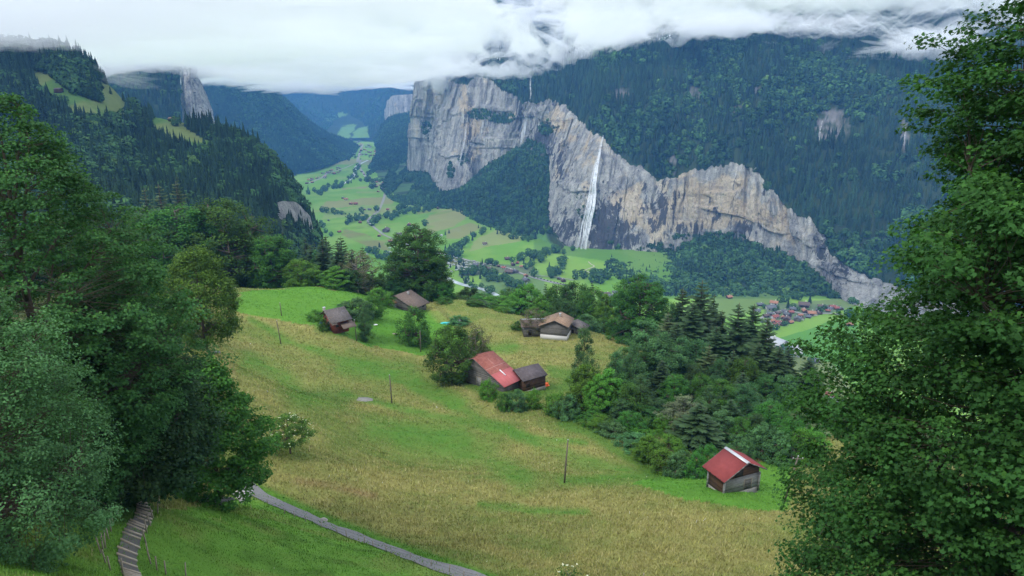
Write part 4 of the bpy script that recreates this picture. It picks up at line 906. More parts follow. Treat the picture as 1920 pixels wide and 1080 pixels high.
# rose bush rising into the bottom of the view
for (px,top,d,wd,sd_,lb) in [(1062,1012,30,1.25,511,'white-flowered wild rose bush at the bottom edge, the taller of two'),(1000,1030,29.5,.45,512,'thin flowering rose sprig beside the taller wild rose bush')]:
    g=at(px,d); H=float(PD(px,top,d)[2]-g[2]); prof=[(.3,wd*.7),(.6,wd),(.85,wd*.7),(1,wd*.2)]
    t=empty('rose_bush',tuple(g)); c,C=make_crown('crown',t,prof,H,70 if wd>1 else 22,26,.3,.6,.055,OVAL,sd_,(.05,.1,.025),M['leaf'],lob=.5,inner=.3)
    make_limbs('stem',t,C,H,.035,sd_,M['bark_grey'],prof,nlimb=6,fork=.3,twig=.007); tag(t,lb,'bush')
    blossoms(t,prof,H,22 if wd>1 else 9,sd_,.04,.5)
cnt={}
for key in sorted({(k,z) for _,k,z,_,_,_ in TREES}):
    ls=sorted([x for x in TREES if (x[1],x[2])==key],key=lambda x:x[3])
    for i,x in enumerate(ls):
        o=x[0]; base=WORDS[key[0]]; 
        lab=f'{base} {ZP[key[1]]}' if len(ls)==1 else f'{base} {ZP[key[1]]}, {ordn(i)} from the left'
        tag(o,lab,CAT.get(key[0],'tree'),f'{base}s {ZP[key[1]]}' if len(ls)>1 else None)
print('trees',round(time.time()-T0,1),len(TREES))
# ================================================================== NEAR BUILDINGS
M['w_grey']=m_wood('weathered_wood',(.05,.045,.042),(.2,.19,.18),.24)
M['w_light']=m_wood('silver_wood',(.1,.1,.1),(.34,.335,.33),.2)
M['w_brown']=m_wood('brown_wood',(.03,.018,.012),(.12,.065,.04),.22)
M['w_red']=m_wood('red_wood',(.09,.025,.018),(.22,.06,.04),.22)
M['w_dark']=m_wood('dark_wood',(.015,.013,.012),(.05,.043,.038),.22)
M['w_post']=m_plain('post_wood',(.27,.23,.18),.9,.35,7)
M['w_pole']=m_plain('pole_wood',(.13,.11,.09),.9,.3,7)
M['red_paint']=m_plain('red_sheet_roof',(.22,.05,.05),.8,.25,1.2,spec=.1)
M['red_sheet']=m_metalroof('rusty_sheet_roof',(.2,.062,.05),(.33,.13,.105),.9)
M['red_new']=m_metalroof('bright_red_sheet',(.38,.1,.105),(.43,.13,.13),1.1)
M['grey_sheet']=m_metalroof('brown_grey_sheet',(.075,.062,.068),(.13,.11,.115),1.)
M['tin']=m_plain('tin_capping',(.5,.52,.55),.35,.15,3,metal=.3)
M['shingle']=m_tile('grey_shingle',(.12,.105,.105),(.18,.155,.15),.4)
M['tile_brown']=m_tile('brown_tile',(.16,.12,.1),(.2,.15,.125),.4)
M['tile_clay']=m_tile('clay_tile',(.29,.185,.125),(.36,.25,.17),.4)
M['moss_tile']=m_tile('orange_shingle',(.33,.19,.09),(.42,.26,.13),.35)
M['white']=m_plain('white_plaster',(.5,.49,.47),.8,.08,2)
M['stone']=m_plain('stone_plinth',(.24,.23,.21),.9,.4,3,bump=.05)
M['glass']=m_plain('dark_glass',(.03,.035,.04),.15,.2,1)
M['brick']=m_plain('grey_block',(.3,.28,.26),.9,.2,3)
M['orange']=m_plain('orange_tarp',(.9,.14,.02),.5,.15,3,bump=.05)
M['teal']=m_plain('teal_tarp',(.05,.42,.42),.5,.15,3)
M['whitecloth']=m_plain('white_sheet',(.72,.74,.76),.6,.1,2)
M['blue']=m_plain('blue_plastic',(.02,.09,.5),.4,.1,2)
M['redthing']=m_plain('red_plastic',(.5,.05,.05),.4,.1,2)
def slab(mb,p,t=.14):
    p=[np.array(q,float) for q in p]; mb.hexa([q-np.array([0,0,t]) for q in p],p)
def building(name,label,cat,A,B,wF,dF,wB,dB,hr,roof,wall,ov=.7,ovg=.6,doors=(),windows=(),chimney=None,cap=None,plinth=None,group=None,roof2=None,lowwall=None,gz_=None,ext=None):
    A=np.array(A);B=np.array(B); mid=(A+B)/2; L=float(np.hypot(*(B-A)[:2])); rz=math.atan2(B[1]-A[1],B[0]-A[0])
    zr=mid[2]; g0=zr-hr
    t=empty(name,(mid[0],mid[1],g0),rz); tag(t,label,cat,group)
    x0,x1=-L/2,L/2
    mb=MB(); slab(mb,[(x0,-wF,hr-dF),(x1,-wF,hr-dF),(x1,0.0,hr),(x0,0.0,hr)]); 
    r=mb.build('roof',roof,t)
    mb=MB(); slab(mb,[(x0+.01,0.01,hr-.003),(x1-.01,0.01,hr-.003),(x1-.01,wB,hr-dB),(x0+.01,wB,hr-dB)]); mb.build('roof',roof2 or roof,t)
    xa,xb=x0+ovg,x1-ovg; yf,yb=-(wF-ov),(wB-ov); sF,sB=dF/wF,dB/wB; e=.2
    zf=hr-(wF-ov)*sF-e; zb=hr-(wB-ov)*sB-e; low=-1.2
    prof=[(yf,low),(yb,low),(yb,zb),(0,hr-e),(yf,zf)]
    mb=MB(); mb.hexa([(xa,y,z) for y,z in prof],[(xb,y,z) for y,z in prof]); wl=mb.build('wall',wall,t)
    if plinth: 
        mb=MB(); mb.hexa([(xa-.05,yf-.05,-1.3),(xb+.05,yf-.05,-1.3),(xb+.05,yb+.05,-1.3),(xa-.05,yb+.05,-1.3)],[(xa-.05,yf-.05,plinth[0]),(xb+.05,yf-.05,plinth[0]),(xb+.05,yb+.05,plinth[0]),(xa-.05,yb+.05,plinth[0])]); mb.build('plinth',plinth[1],t)
    # openings: (side,u,z,w,h,mat,name) side 'f' front eave wall, 'a' gable at x0, 'b' gable at x1
    for side,u,z,w_,h_,mt,nm in list(doors)+list(windows):
        mb=MB()
        if side=='f': c=(u,yf-.03,z+h_/2); s=(w_,.08,h_); fr=[((u-w_/2,yf-.05,z+h_/2),(.09,.12,h_+.16)),((u+w_/2,yf-.05,z+h_/2),(.09,.12,h_+.16)),((u,yf-.05,z+h_+.02),(w_,.11,.1))]
        else:
            xx=xa-.03 if side=='a' else xb+.03; k=-.05 if side=='a' else .05
            c=(xx,u,z+h_/2); s=(.08,w_,h_); fr=[((xx+k*.4,u-w_/2,z+h_/2),(.12,.09,h_+.16)),((xx+k*.4,u+w_/2,z+h_/2),(.12,.09,h_+.16)),((xx+k*.4,u,z+h_+.02),(.11,w_,.1))]
        mb.box(c,s); d=mb.build(nm,mt,t); mb=MB(); [mb.box(*q) for q in fr]; mb.build('frame',M['w_post'] if nm=='door' else M['w_dark'],d)
    if chimney:
        cx,cyy,ch=chimney; zc=hr-(abs(cyy)*(sF if cyy<0 else sB)); mb=MB(); mb.box((cx,cyy,zc+ch/2-.3),(.55,.55,ch+.6)); c=mb.build('chimney',M['brick'],r); mb=MB(); mb.box((cx,cyy,zc+ch+.06),(.75,.75,.1)); mb.build('chimney_cap',M['tin'],c)
    if cap:
        mb=MB(); slab(mb,[(x0-.03,-.34,hr-.34*sF+.07),(x1+.03,-.34,hr-.34*sF+.07),(x1+.03,0,hr+.07),(x0-.03,0,hr+.07)],.06); slab(mb,[(x0-.028,0.001,hr+.068),(x1+.028,0.001,hr+.068),(x1+.028,.34,hr-.34*sB+.07),(x0-.028,.34,hr-.34*sB+.07)],.06)
        mb.build('ridge_cap',cap,r)
    # bargeboards and eave rafters
    for x in (x0-.035,x1+.035):
        mb=MB(); mb.tube([(x,-wF,hr-dF-.1),(x,0,hr-.1),(x,wB,hr-dB-.1)],.09,4); mb.build('bargeboard',M['w_grey'],t)
    mb=MB()
    for x in np.linspace(xa+.1,xb-.1,max(3,int(L/1.1))): mb.box((x,-(wF-ov/2),hr-dF+ov*sF*.5-.24),(.12,ov*1.0,.14))
    mb.build('rafters',M['w_dark'],t)
    t['dims']=[L,hr]; return t,(xa,xb,yf,yb,hr,zf)
# small hut with red roof
A=PZ(1361,838,-52.2); B=PZ(1404,867,-52.2)
dz=lambda z:z
hut,(xa,xb,yf,yb,hr,zf)=building('log_hut','small log hut with matt red roof and silver ridge strip at the meadow bottom','hut',A,B,4.3,2.35,3.7,1.9,5.3,M['red_paint'],M['w_brown'],ov=.75,ovg=.75,
   doors=[('b',.9,.25,1.45,1.7,M['w_grey'],'door')],windows=[('b',-.95,2.75,1.3,1.0,M['w_dark'],'loft_hatch')],cap=M['tin'],plinth=(.15,M['stone']))
mb=MB(); mb.hexa([(xb+.004,yf+.02,.2),(xb+.05,yf+.02,.2),(xb+.05,yb-.02,.2),(xb+.004,yb-.02,.2)],[(xb+.004,yf+.02,2.6),(xb+.05,yf+.02,2.6),(xb+.05,yb-.02,2.6),(xb+.004,yb-.02,2.6)]); mb.build('gable_cladding',M['w_light'],hut)['label']='silver-grey plank cladding on the hut gable'
for x,y in ((xb+.08,yf-.06),(xb+.08,yb+.06),(xa,yf-.06)): mb=MB(); mb.box((x,y,1.1),(.26,.26,3.2)); mb.build('corner_post',M['w_light'],hut)
# long barn and its annex
A=PZ(887,672,-60.2); B=A+np.array([.66,.75,0])*7.0
barn,(xa,xb,yf,yb,hr,zf)=building('long_barn','long weathered barn with steep rust-red sheet roof beside the dark-roofed annex','barn',A,B,10,4.6,5.2,2.1,8.4,M['red_sheet'],M['w_grey'],ov=1.0,ovg=.7,
   doors=[('a',-1.2,1.2,1.6,2.4,M['w_light'],'door')],windows=[('a',-4.4,1.6,1.2,.6,M['w_dark'],'window'),('a',2.0,.8,1.5,.5,M['w_dark'],'window')])
Lb=barn['dims'][0]; s_=4.6/10
mb=MB(); slab(mb,[(-Lb/2-.02,-10.1,hr-10.1*s_+.05),(Lb/2+.02,-10.1,hr-10.1*s_+.05),(Lb/2+.02,-5.9,hr-5.9*s_+.05),(-Lb/2-.02,-5.9,hr-5.9*s_+.05)],.04); q=mb.build('roof_patch',M['red_new'],barn); q['label']='bright pinkish red lower sheets of the barn roof'
mb=MB(); mb.box((-.2,-6.6,hr-6.6*s_+.16),(.28,2.1,.1),rot=Matrix.Rotation(math.atan(s_),3,'X')); mb.build('ladder',M['whitecloth'],barn)
mb=MB(); slab(mb,[(-Lb/2,-4.2,hr-4.2*s_+.02),(Lb/2,-4.2,hr-4.2*s_+.02),(Lb/2,-4.1,hr-4.1*s_+.02),(-Lb/2,-4.1,hr-4.1*s_+.02)],.02); slab(mb,[(-.05,-4.1,hr-4.1*s_+.02),(.05,-4.1,hr-4.1*s_+.02),(.05,-1.5,hr-1.5*s_+.02),(-.05,-1.5,hr-1.5*s_+.02)],.02); mb.build('sheet_seams',m_plain('seam_strip',(.36,.2,.17),.6,.1,2),barn)
A=PZ(964,693,-63.0); B=PZ(1009,681,-63.0)
ann,_=building('barn_annex','low annex with plain brown-grey roof joined to the red-roofed barn','barn',A,B,3.9,1.7,2.6,1.2,4.6,M['grey_sheet'],M['w_brown'],ov=.4,ovg=.35,windows=[('f',-2.0,.9,1.0,.7,M['w_dark'],'window')],plinth=(.0,M['stone']))
# chalet left, with lean-to
A=PZ(607,582,-57.6); B=PZ(645,574,-57.6)
ch,(xa,xb,yf,yb,hr,zf)=building('weathered_chalet','small chalet with grey shingle roof and thin chimney, lower of the two by the knoll','chalet',A,B,4.6,2.7,3.2,2.0,5.2,M['shingle'],M['w_red'],ov=.9,ovg=.8,
   doors=[('a',-1.2,.2,.9,1.9,M['w_dark'],'door')],windows=[('f',-1.2,.7,.8,.7,M['glass'],'window'),('a',.8,2.2,.7,.7,M['glass'],'window')],chimney=(-2.6,.9,1.1))
mb=MB(); slab(mb,[(-.6,-6.3,.75),(3.6,-6.3,.75),(3.4,-3.5,1.9),(-.4,-3.5,1.9)],.1); q=mb.build('lean_to_roof',M['tile_brown'],ch)
mb=MB(); slab(mb,[(-3.3,-4.9,2.0),(-1.6,-4.9,2.0),(-1.7,-2.6,3.7),(-3.5,-2.6,3.7)],.08); mb.build('porch_roof',M['tile_brown'],ch)
# chalet behind
A=PZ(739,554,-69.); B=PZ(770,543,-69.)
c2,(xa,xb,yf,yb,hr,zf)=building('brown_roofed_chalet','chalet with broad brown tiled roof and steel flue under the tallest beech','chalet',A,B,9.0,3.6,5,2.2,5.6,M['tile_brown'],M['w_grey'],ov=1.1,ovg=.9,
   windows=[('b',-3.0,1.0,1.0,1.0,M['white'],'window'),('f',2.0,.8,1.,.9,M['glass'],'window')],chimney=(1.2,-1.6,.7))
A=PZ(731,559,-70.4); B=PZ(743,556,-70.4)
building('orange_shingled_shed','little shed with mossy orange shingle roof beside the brown-roofed chalet','shed',A,B,2.6,1.5,1.8,1.2,4.4,M['moss_tile'],M['w_light'],ov=.4,ovg=.4)
# three weathered buildings on the far lawn
A=PZ(976,598,-71.6); B=PZ(1030,597,-71.6)
building('weathered_barn','long grey timber barn half hidden behind a brownish tree','barn',A,B,4.0,1.6,4.0,1.8,4.6,M['tile_brown'],M['w_grey'],ov=.6,ovg=.8,doors=[('f',-2.,.0,1.3,1.9,M['w_dark'],'door')],cap=M['tin'])
A=PZ(1052,584,-69.6); B=PZ(1040,601,-69.6)
b2,_=building('clay_tiled_farmhouse','farmhouse with patched clay tile roof and white ground floor between two grey barns','farmhouse',B,A,4.6,2.0,5.6,2.4,6.0,M['tile_clay'],M['w_grey'],ov=.7,ovg=.8,chimney=(.8,-.6,.9),plinth=(.6,M['white']))
A=PZ(1083,598,-73.4); B=PZ(1073,609,-73.4)
building('grey_store_barn','small grey store barn with brown-grey roof, nearest of the three on the lawn','barn',B,A,4.4,1.7,3.4,1.5,4.2,M['shingle'],M['w_grey'],ov=.7,ovg=.9,doors=[('a',.1,.6,1.1,1.7,M['w_dark'],'door')],plinth=(.1,M['stone']))
# red roofed house below the big maple
g=at(1680,62)
A=np.array([g[0]-5,g[1]+1.5,g[2]+5.6]); B=np.array([g[0]+4,g[1]-2.5,g[2]+5.6])
building('red_roofed_house','house with pinkish red roof glimpsed through the dark foreground maple','house',A,B,5.,3.,4.5,2.6,5.6,M['red_new'],M['w_brown'])
# hut high on the spur, hut on the clearing
def sheet_pt(G,px,py):
    x,y=proj(G); k=np.argmin((x-px)**2+(y-py)**2+(G[...,1]<100)*1e9); return G.reshape(-1,3)[k].copy()
for px_,py_,nm,lb,mt,wl_ in [(110,169,'hillside_hut','tiny brown hut on the steep clearing at the upper left',M['grey_sheet'],M['w_brown']),(326,206,'clearing_hut','tiny pale-roofed hut on the saddle of the wooded spur',M['tile_clay'],M['w_brown']),(52,116,'hilltop_house','tiny pale house at the top edge of the clearing under the cloud',M['shingle'],M['white'])]:
    p=sheet_pt(SH['wooded_spur'],px_,py_+3); building(nm,lb,'hut',p+np.array([-4.5,1,5.2]),p+np.array([4.5,-1,5.2]),4.5,1.8,4.,1.7,5.2,mt,wl_)
# ------------------------------------------------ poles
def upole(px,base,top,lean,label,arm=False):
    g=hit_ground(px,base); d=g[1]*CP-g[2]*SP; tp=PD(px+lean,top,d); H=tp[2]-g[2]
    t=empty('utility_pole',tuple(g)); mb=MB(); dx=tp[0]-g[0]
    mb.tube([(0,0,-.5),(dx*.5,0,H*.5),(dx,0,H)],[.15,.13,.1],8); mb.build('pole',M['w_pole'],t)
    mb=MB(); mb.tube([(dx,0,H),(dx,0,H+.14)],[.13,.02],8); mb.build('cap',M['tin'],t)
    if arm:
        mb=MB(); mb.box((dx,0,H-.45),(1.7,.1,.1)); a=mb.build('crossarm',M['w_pole'],t)
        for x in (-.7,.7): mb=MB(); mb.tube([(dx+x,0,H-.4),(dx+x,0,H-.2)],[.05,.03],6); mb.build('insulator',M['whitecloth'],a)
    tag(t,label,'pole','bare wooden poles standing in the meadow'); return t,np.array(g)+np.array([dx,0,H-.3])
PL=[upole(1470,941,842,16,'leaning wooden pole with crossarm between red-roofed hut and big maple',True),upole(1058,905,813,5,'wooden pole in the lower meadow between elder tree and hut'),
 upole(735,756,697,-2,'wooden pole in mid-meadow just beyond the grey slab'),upole(527,645,597,-4,'wooden pole nearest the tall lime-green tree'),
 upole(669,640,596,-2,'wooden pole on the bank below the small chalet'),upole(789,660,617,0,'wooden pole on the bank near the barn tree'),upole(528,592,566,-1,'short wooden pole at the foot of the bright knoll')]
# ------------------------------------------------ paths
def ribbon(pts3,w,lift,name,mat,zf=None):
    P=np.array(pts3,float); P=catmull(P,len(P)*10); t=np.gradient(P[:,:2],axis=0); t/=np.linalg.norm(t,axis=1)[:,None]; nn=np.stack([-t[:,1],t[:,0]],1)
    rows=[]
    w=np.broadcast_to(w,(len(P),)) if np.isscalar(w) else np.interp(np.linspace(0,1,len(P)),np.linspace(0,1,len(w)),w)
    for s in np.linspace(-.5,.5,5):
        q=P.copy(); q[:,:2]+=nn*(s*w)[:,None]; q[:,2]=(zf(q[:,0],q[:,1]) if zf else q[:,2])+lift; rows.append(q)
    G=np.stack(rows,1); o=mk(name,G.reshape(-1,3),[grid_faces(len(P),5)],mat,smooth=True); return o,P
def m_gravel(name,c,sc_=3.):
    t=NT(name); p=t.pos(); n=t.noise(p,sc_,8,.7); n2=t.noise(p,.5,4)
    return t.out(t.bsdf(t.mix(n,tuple(x*.7 for x in c),t.mix(n2,c,tuple(x*1.3 for x in c))),.95,t.bump(n,.04),.1))
M['asphalt']=m_gravel('path_asphalt',(.17,.17,.175)); M['gravel']=m_gravel('step_gravel',(.12,.115,.11)); M['road']=m_gravel('valley_road',(.33,.32,.3),.2)
pp=[hit_ground(x,y) for x,y in PATHL[1:-1]]; pp=[hit_ground(448,908),hit_ground(468,917)]+pp+[hit_ground(925,1096),hit_ground(1010,1125)]
o,_=ribbon(pp,2.3,.10,'footpath',M['asphalt'],lambda x,y:gz(x,y)); tag(o,kind='structure')
pc=[(246,912),(250,925),(258,938),(268,950),(272,962),(268,975),(258,988),(250,1001),(246,1016),(241,1031),(239,1046),(241,1060),(247,1075),(254,1092),(262,1112)]
st3=[hit_ground(*q) for q in pc]
sp,Ps=ribbon(st3,1.0,.09,'stepped_path',M['gravel'],lambda x,y:gz(x,y)); tag(sp,kind='structure')
L_=np.concatenate([[0],np.cumsum(np.linalg.norm(np.diff(Ps,axis=0),axis=1))]); tp_=np.gradient(Ps[:,:2],axis=0)
s=.4; k=0
while s<L_[-1]:
    i=np.searchsorted(L_,s); a=rs(k+60); an=math.atan2(tp_[i][1],tp_[i][0])+PI/2+a.uniform(-.12,.12); c=Ps[i]; z=float(gz(c[0],c[1]))
    nx,ny=math.cos(an),math.sin(an); e=[np.array([c[0]+q*nx,c[1]+q*ny]) for q in (-.48-a.uniform(0,.12),.48+a.uniform(0,.12))]; e=[np.array([q[0],q[1],float(gz(q[0],q[1]))+.09]) for q in e]; tq=np.array([-ny,nx,0])*.075; up_=np.array([0,0,.11]); mb=MB(); mb.hexa([e[0]-tq,e[1]-tq,e[1]+tq,e[0]+tq],[e[0]-tq+up_,e[1]-tq+up_,e[1]+tq+up_,e[0]+tq+up_]); mb.build('step',M['w_step'] if 'w_step' in M else M.setdefault('w_step',m_plain('pale_step_wood',(.36,.31,.25),.9,.3,5)),sp)
    s+=a.uniform(.62,1.25) if L_[-1]-s>9 else a.uniform(.45,.7); k+=1
def fence(name,label,bases,h,r,wires=2,seed=0,mat=None):
    a=rs(seed); g0=hit_ground(*bases[0]); t=empty(name,tuple(g0)); tag(t,label,'fence'); tops=[]
    for i,(x,y) in enumerate(bases):
        g=hit_ground(x,y); hh=h*a.uniform(.85,1.15); lx,ly=a.uniform(-.14,.14,2)*hh
        mb=MB(); p=g-g0; mb.tube([p+[0,0,-.3],p+[lx,ly,hh]],[r*1.1,r*.9],6); mb.build('post',mat or M['w_post'],t); tops.append((p,lx,ly,hh))
    for wv in range(wires):
        f=.9-.4*wv; mb=MB(); q=[p+np.array([lx*f,ly*f,hh*f]) for p,lx,ly,hh in tops]; mb.tube(q,.007,3); mb.build('wire',M['w_dark'],t)
    return t
fence('path_fence','low post and wire fence along the lower edge of the asphalt footpath',[(470,934),(503,946),(534,963),(552,970),(573,978),(603,990),(632,1000),(650,1008),(683,1019),(700,1025),(724,1034),(769,1048),(808,1062),(842,1073),(869,1082),(893,1090)],.85,.045,2,1)
fence('stake_fence','stake fence on the wooded side of the stepped path',[(229,945),(224,972),(212,985),(208,996),(204,1010),(197,1027),(190,1038),(199,1056),(207,1070)],1.25,.05,2,2)
fence('stake_fence','stake fence on the open meadow side of the stepped path',[(300,950),(295,963),(288,971),(283,986),(276,1000),(275,1020),(279,1042),(283,1057),(294,1069),(311,1078),(348,1087)],1.15,.05,2,3)
for i,(x,y,hh,lb) in enumerate([(231,1079,1.25,'short wooden stake standing on the stepped path edge near the bottom'),(1206,1082,.5,'stub of a wooden post at the bottom edge of the meadow'),(193,1030,1.3,'lone pale stake leaning beside the stake fence')]):
    g=hit_ground(x,y); mb=MB(); mb.tube([(0,0,-.3),(.05,0,hh)],[.06,.05],7); o=mb.build('wooden_stake',M['w_post']); o.location=tuple(g); tag(o,lb,'stake')
# timber stack and paved patch at the path end
g=hit_ground(452,930); mb=MB(); pts=[hit_ground(x,y) for x,y in [(436,926),(462,914),(474,926),(452,944)]]; mb.hexa([p+[0,0,-.3] for p in pts][::-1],[p+[0,0,.16] for p in pts][::-1]); o=mb.build('paved_patch',m_plain('pale_paving',(.36,.35,.34),.9,.2,3)); tag(o,kind='structure')
def stack(px,py,label,n,lw,seed,mt):
    g=hit_ground(px,py); t=empty('timber_stack',tuple(g)); tag(t,label,'timber'); a=rs(seed)
    for i in range(n):
        mb=MB(); mb.box((a.uniform(-.3,.3),(i%3)*.32-.3+a.uniform(-.05,.05),.18+.12*(i//3)),(lw*a.uniform(.8,1.05),.26,.08),rz=a.uniform(-.05,.05)); mb.build('plank',mt,t)
    mb=MB(); [mb.box((x,0,.05),(.15,1.2,.14)) for x in (-lw*.3,lw*.3)]; mb.build('bearer',M['w_dark'],t); return t
stack(408,946,'stack of grey planks lying under the maple at the path end',13,3.4,3,M['w_light'])
stack(402,662,'small heap of pale and dark boards on the grass beside the lime-green tree',7,2.6,4,M['w_light'])
g=hit_ground(466,934); mb=MB(); mb.tube([(-.6,0,.05),(.6,.3,1.0)],.06,4); o=mb.build('leaning_board',M['whitecloth']); o.location=tuple(g); tag(o,'pale board leaning on the fence where the footpath begins','board')
g=hit_ground(606,977)
def lumpy(name,g,size,mat,seed,label,cat,amp=.25):
    import bmesh
    bm=bmesh.new(); bmesh.ops.create_icosphere(bm,subdivisions=3,radius=1)
    for v in bm.verts:
        k=1+amp*float(fbm(v.co.x*1.7+seed,v.co.y*1.7,v.co.z*1.7,o=3,s=seed)); v.co=Vector((v.co.x*size[0]*k,v.co.y*size[1]*k,max(v.co.z,-.3)*size[2]*k))
    me=bpy.data.meshes.new(name); bm.to_mesh(me); bm.free(); me.materials.append(mat); o=bpy.data.objects.new(name,me); COL.objects.link(o); o.location=(g[0],g[1],g[2]+size[2]*.2); tag(o,label,cat); return o
lumpy('boulder',g+[0,0,.1],(.55,.35,.25),M['stone'],3,'pale flat stone at the edge of the asphalt footpath','stone')
lumpy('orange_tarpaulin',hit_ground(1016,722),(1.7,.9,.5),M['orange'],5,'crumpled orange tarpaulin on the grass at the annex corner','tarpaulin',.9)
lumpy('teal_tarpaulin',hit_ground(834,607),(1.6,.8,.5),M['teal'],6,'teal sheet lying in the hollow above the barn tree','tarpaulin',.8)
lumpy('covered_heap',hit_ground(862,605),(.9,.8,.9),M['whitecloth'],7,'white covered heap behind the barn tree','heap',.5)
lumpy('white_sheeting',hit_ground(892,718),(1.1,.5,1.1),M['whitecloth'],8,'white plastic sheeting slumped against the barn gable','sheeting',.8)
lumpy('blue_barrel',hit_ground(602,607),(.4,.4,.7),M['blue'],9,'blue barrel beside the small chalet wall','barrel',.1)
lumpy('white_tub',hit_ground(703,609),(.9,.4,.2),M['whitecloth'],10,'white tub lying in the grass below the small tree','tub',.2)
lumpy('fallen_board',hit_ground(738,626),(1.2,.4,.15),M['w_post'],11,'pale board lying on the grassy bank','board',.4)
lumpy('red_trough',hit_ground(704,558),(1.9,.6,.35),M['redthing'],12,'red and white trough above the orange-shingled shed','trough',.3)
lumpy('log_pile',hit_ground(690,549),(2.2,.9,.8),M['moss_tile'],13,'heap of orange brown logs under a rack beyond the knoll','logs',.8)
g=hit_ground(678,750); mb=MB(); n=16; R_=[(2.6*math.cos(i/n*2*PI)*(1+.1*math.sin(i*3)),1.5*math.sin(i/n*2*PI),0) for i in range(n)]; mb.hexa([(x,y,-.6) for x,y,z in R_],[(x,y,.12-.05*y) for x,y,z in R_]); o=mb.build('stone_slab',M['stone']); o.location=tuple(g); tag(o,'flat grey stone slab sunk in the grass of the mid-meadow','slab')
print('buildings',round(time.time()-T0,1))
# ================================================================== WATERFALLS, VALLEY ROADS, HOUSES, TREES
def surf_pt(px,py):
    best=None
    for G in (SH['cliff'],SH['upper'],SH['talus']):
        if 'pp' not in SH.get('_c',{}): pass
        k=id(G)
        if k not in PC: PC[k]=proj(G)
        x,y=PC[k]; d=(x-px)**2+(y-py)**2; i=np.argmin(d)
        if best is None or d.ravel()[i]<best[0]: best=(d.ravel()[i],G.reshape(-1,3)[i])
    return best[1].copy()
PC={}
def m_water(name):
    t=NT(name); p=t.pos(); n=t.noise(t.mapv(p,(1,1,.04)),.16,5,.6)
    b=t.bsdf((.82,.85,.88),.6); tr=t.N('ShaderNodeBsdfTransparent').outputs[0]; mx=t.N('ShaderNodeMixShader')
    t.put(mx.inputs[0],t.ramp(n,[(.35,.12),(.6,.6)])); t.l.new(tr,mx.inputs[1]); t.l.new(b,mx.inputs[2]); return t.out(mx.outputs[0])
M['fall']=m_water('falling_water')
def fall(name,label,pts,widths,off,n,seed,wob=1.):
    a=rs(seed); S=[surf_pt(x,y) for x,y in pts]; S=np.array([s*(1-o_/np.linalg.norm(s)) for s,o_ in zip(S,np.interp(np.linspace(0,1,len(S)),[0,.5,1],off))])
    d=S[:,1]; pt=np.array([PY(x,y,Y) for (x,y),Y in zip(pts,d)]); P=catmull(pt,60); W=np.interp(np.linspace(0,1,60),np.linspace(0,1,len(widths)),widths)/FPX*P[:,1]
    Vs=[];Fs=[];b=0
    for k in range(n):
        u=a.normal()*.32; s0=a.randint(0,30) if k>n//3 else 0; s1=a.randint(s0+12,61) if k>n//3 else 60
        q=P[s0:s1].copy(); tt=np.arange(s0,s1); jx=u+.18*fbm(tt/9.,k*3.3+0*tt,s=seed+k,o=2); q[:,0]+=jx*W[s0:s1]; q[:,1]+=a.uniform(-3,3)
        w_=W[s0:s1]*a.uniform(.08,.2)*np.sin(np.linspace(.15,PI-.1,len(q)))**.5
        l=q.copy();r=q.copy(); l[:,0]-=w_; r[:,0]+=w_; r[:,1]+=a.uniform(-1,1)
        m=len(q); Vs.append(np.concatenate([l,r])); i=np.arange(m-1); Fs.append(np.stack([i,i+1,i+1+m,i+m],1)+b); b+=2*m
    o=mk(name,np.concatenate(Vs),[np.concatenate(Fs)],M['fall']); tag(o,label,'waterfall'); return o
fall('waterfall','tall white waterfall dropping free over the limestone wall and fanning out at its foot',[(1131,254),(1126,275),(1121,300),(1117,320),(1113,345),(1112,365),(1108,390),(1101,420),(1095,450),(1090,477)],[2,3,4.5,6,8,11,11,12,16],[6,26,12],22,1)
fall('waterfall','thin white waterfall in the recess between the two halves of the wall',[(988,216),(985,232),(981,250),(977,275)],[3,5,6,7],[4,8,6],12,2)
fall('mountain_stream','thread of white stream tumbling through the wood above the wall',[(1002,118),(996,138),(994,160),(995,178),(990,195)],[2,2.5,2,2,2],[10,14,8],5,3)
fall('mountain_stream','short white cascade on the rocky gap in the upper forest',[(1541,226),(1537,245),(1535,264)],[1.6,1.6,2],[10,14,10],4,4)
fall('mountain_stream','faint cascade high in the forest close to the big maple',[(1698,236),(1697,255),(1694,274)],[1.3,1.3,1.3],[10,14,10],3,5)
fall('waterfall','dark reddish thread of water down the far half of the wall',[(876,230),(871,262),(864,292),(858,322)],[2,3,3,3],[4,8,6],5,6)
# rock showing in the gaps of the upper forest
def gaprock(px,py,rx,ry,seed):
    p=surf_pt(px,py); w_=rx/FPX*p[1]; h_=ry/FPX*p[1]; u=np.linspace(-1,1,40)[:,None]; v=np.linspace(-1,1,40)[None]
    r=np.sqrt(u*u+v*v); G=np.zeros((40,40,3)); 
    G[...,0]=p[0]+u*w_*1.2; G[...,2]=p[2]+v*h_*1.2+4; G[...,1]=p[1]+v*h_*.9+5-6*(1-np.clip(r,0,1.2))*3+3*fbm(u*3+0*v,v*3+0*u,s=seed)+14*sm(.8,1.2,r)
    cc=np.zeros((40,40,3)); cc[...,0]=.1; cc[...,1]=.28; cc[...,2]=.2
    o=mk('rock_outcrop',G.reshape(-1,3),[grid_faces(40,40)],M['rock'],col=cc.reshape(-1,3),smooth=True); tag(o,kind='structure')
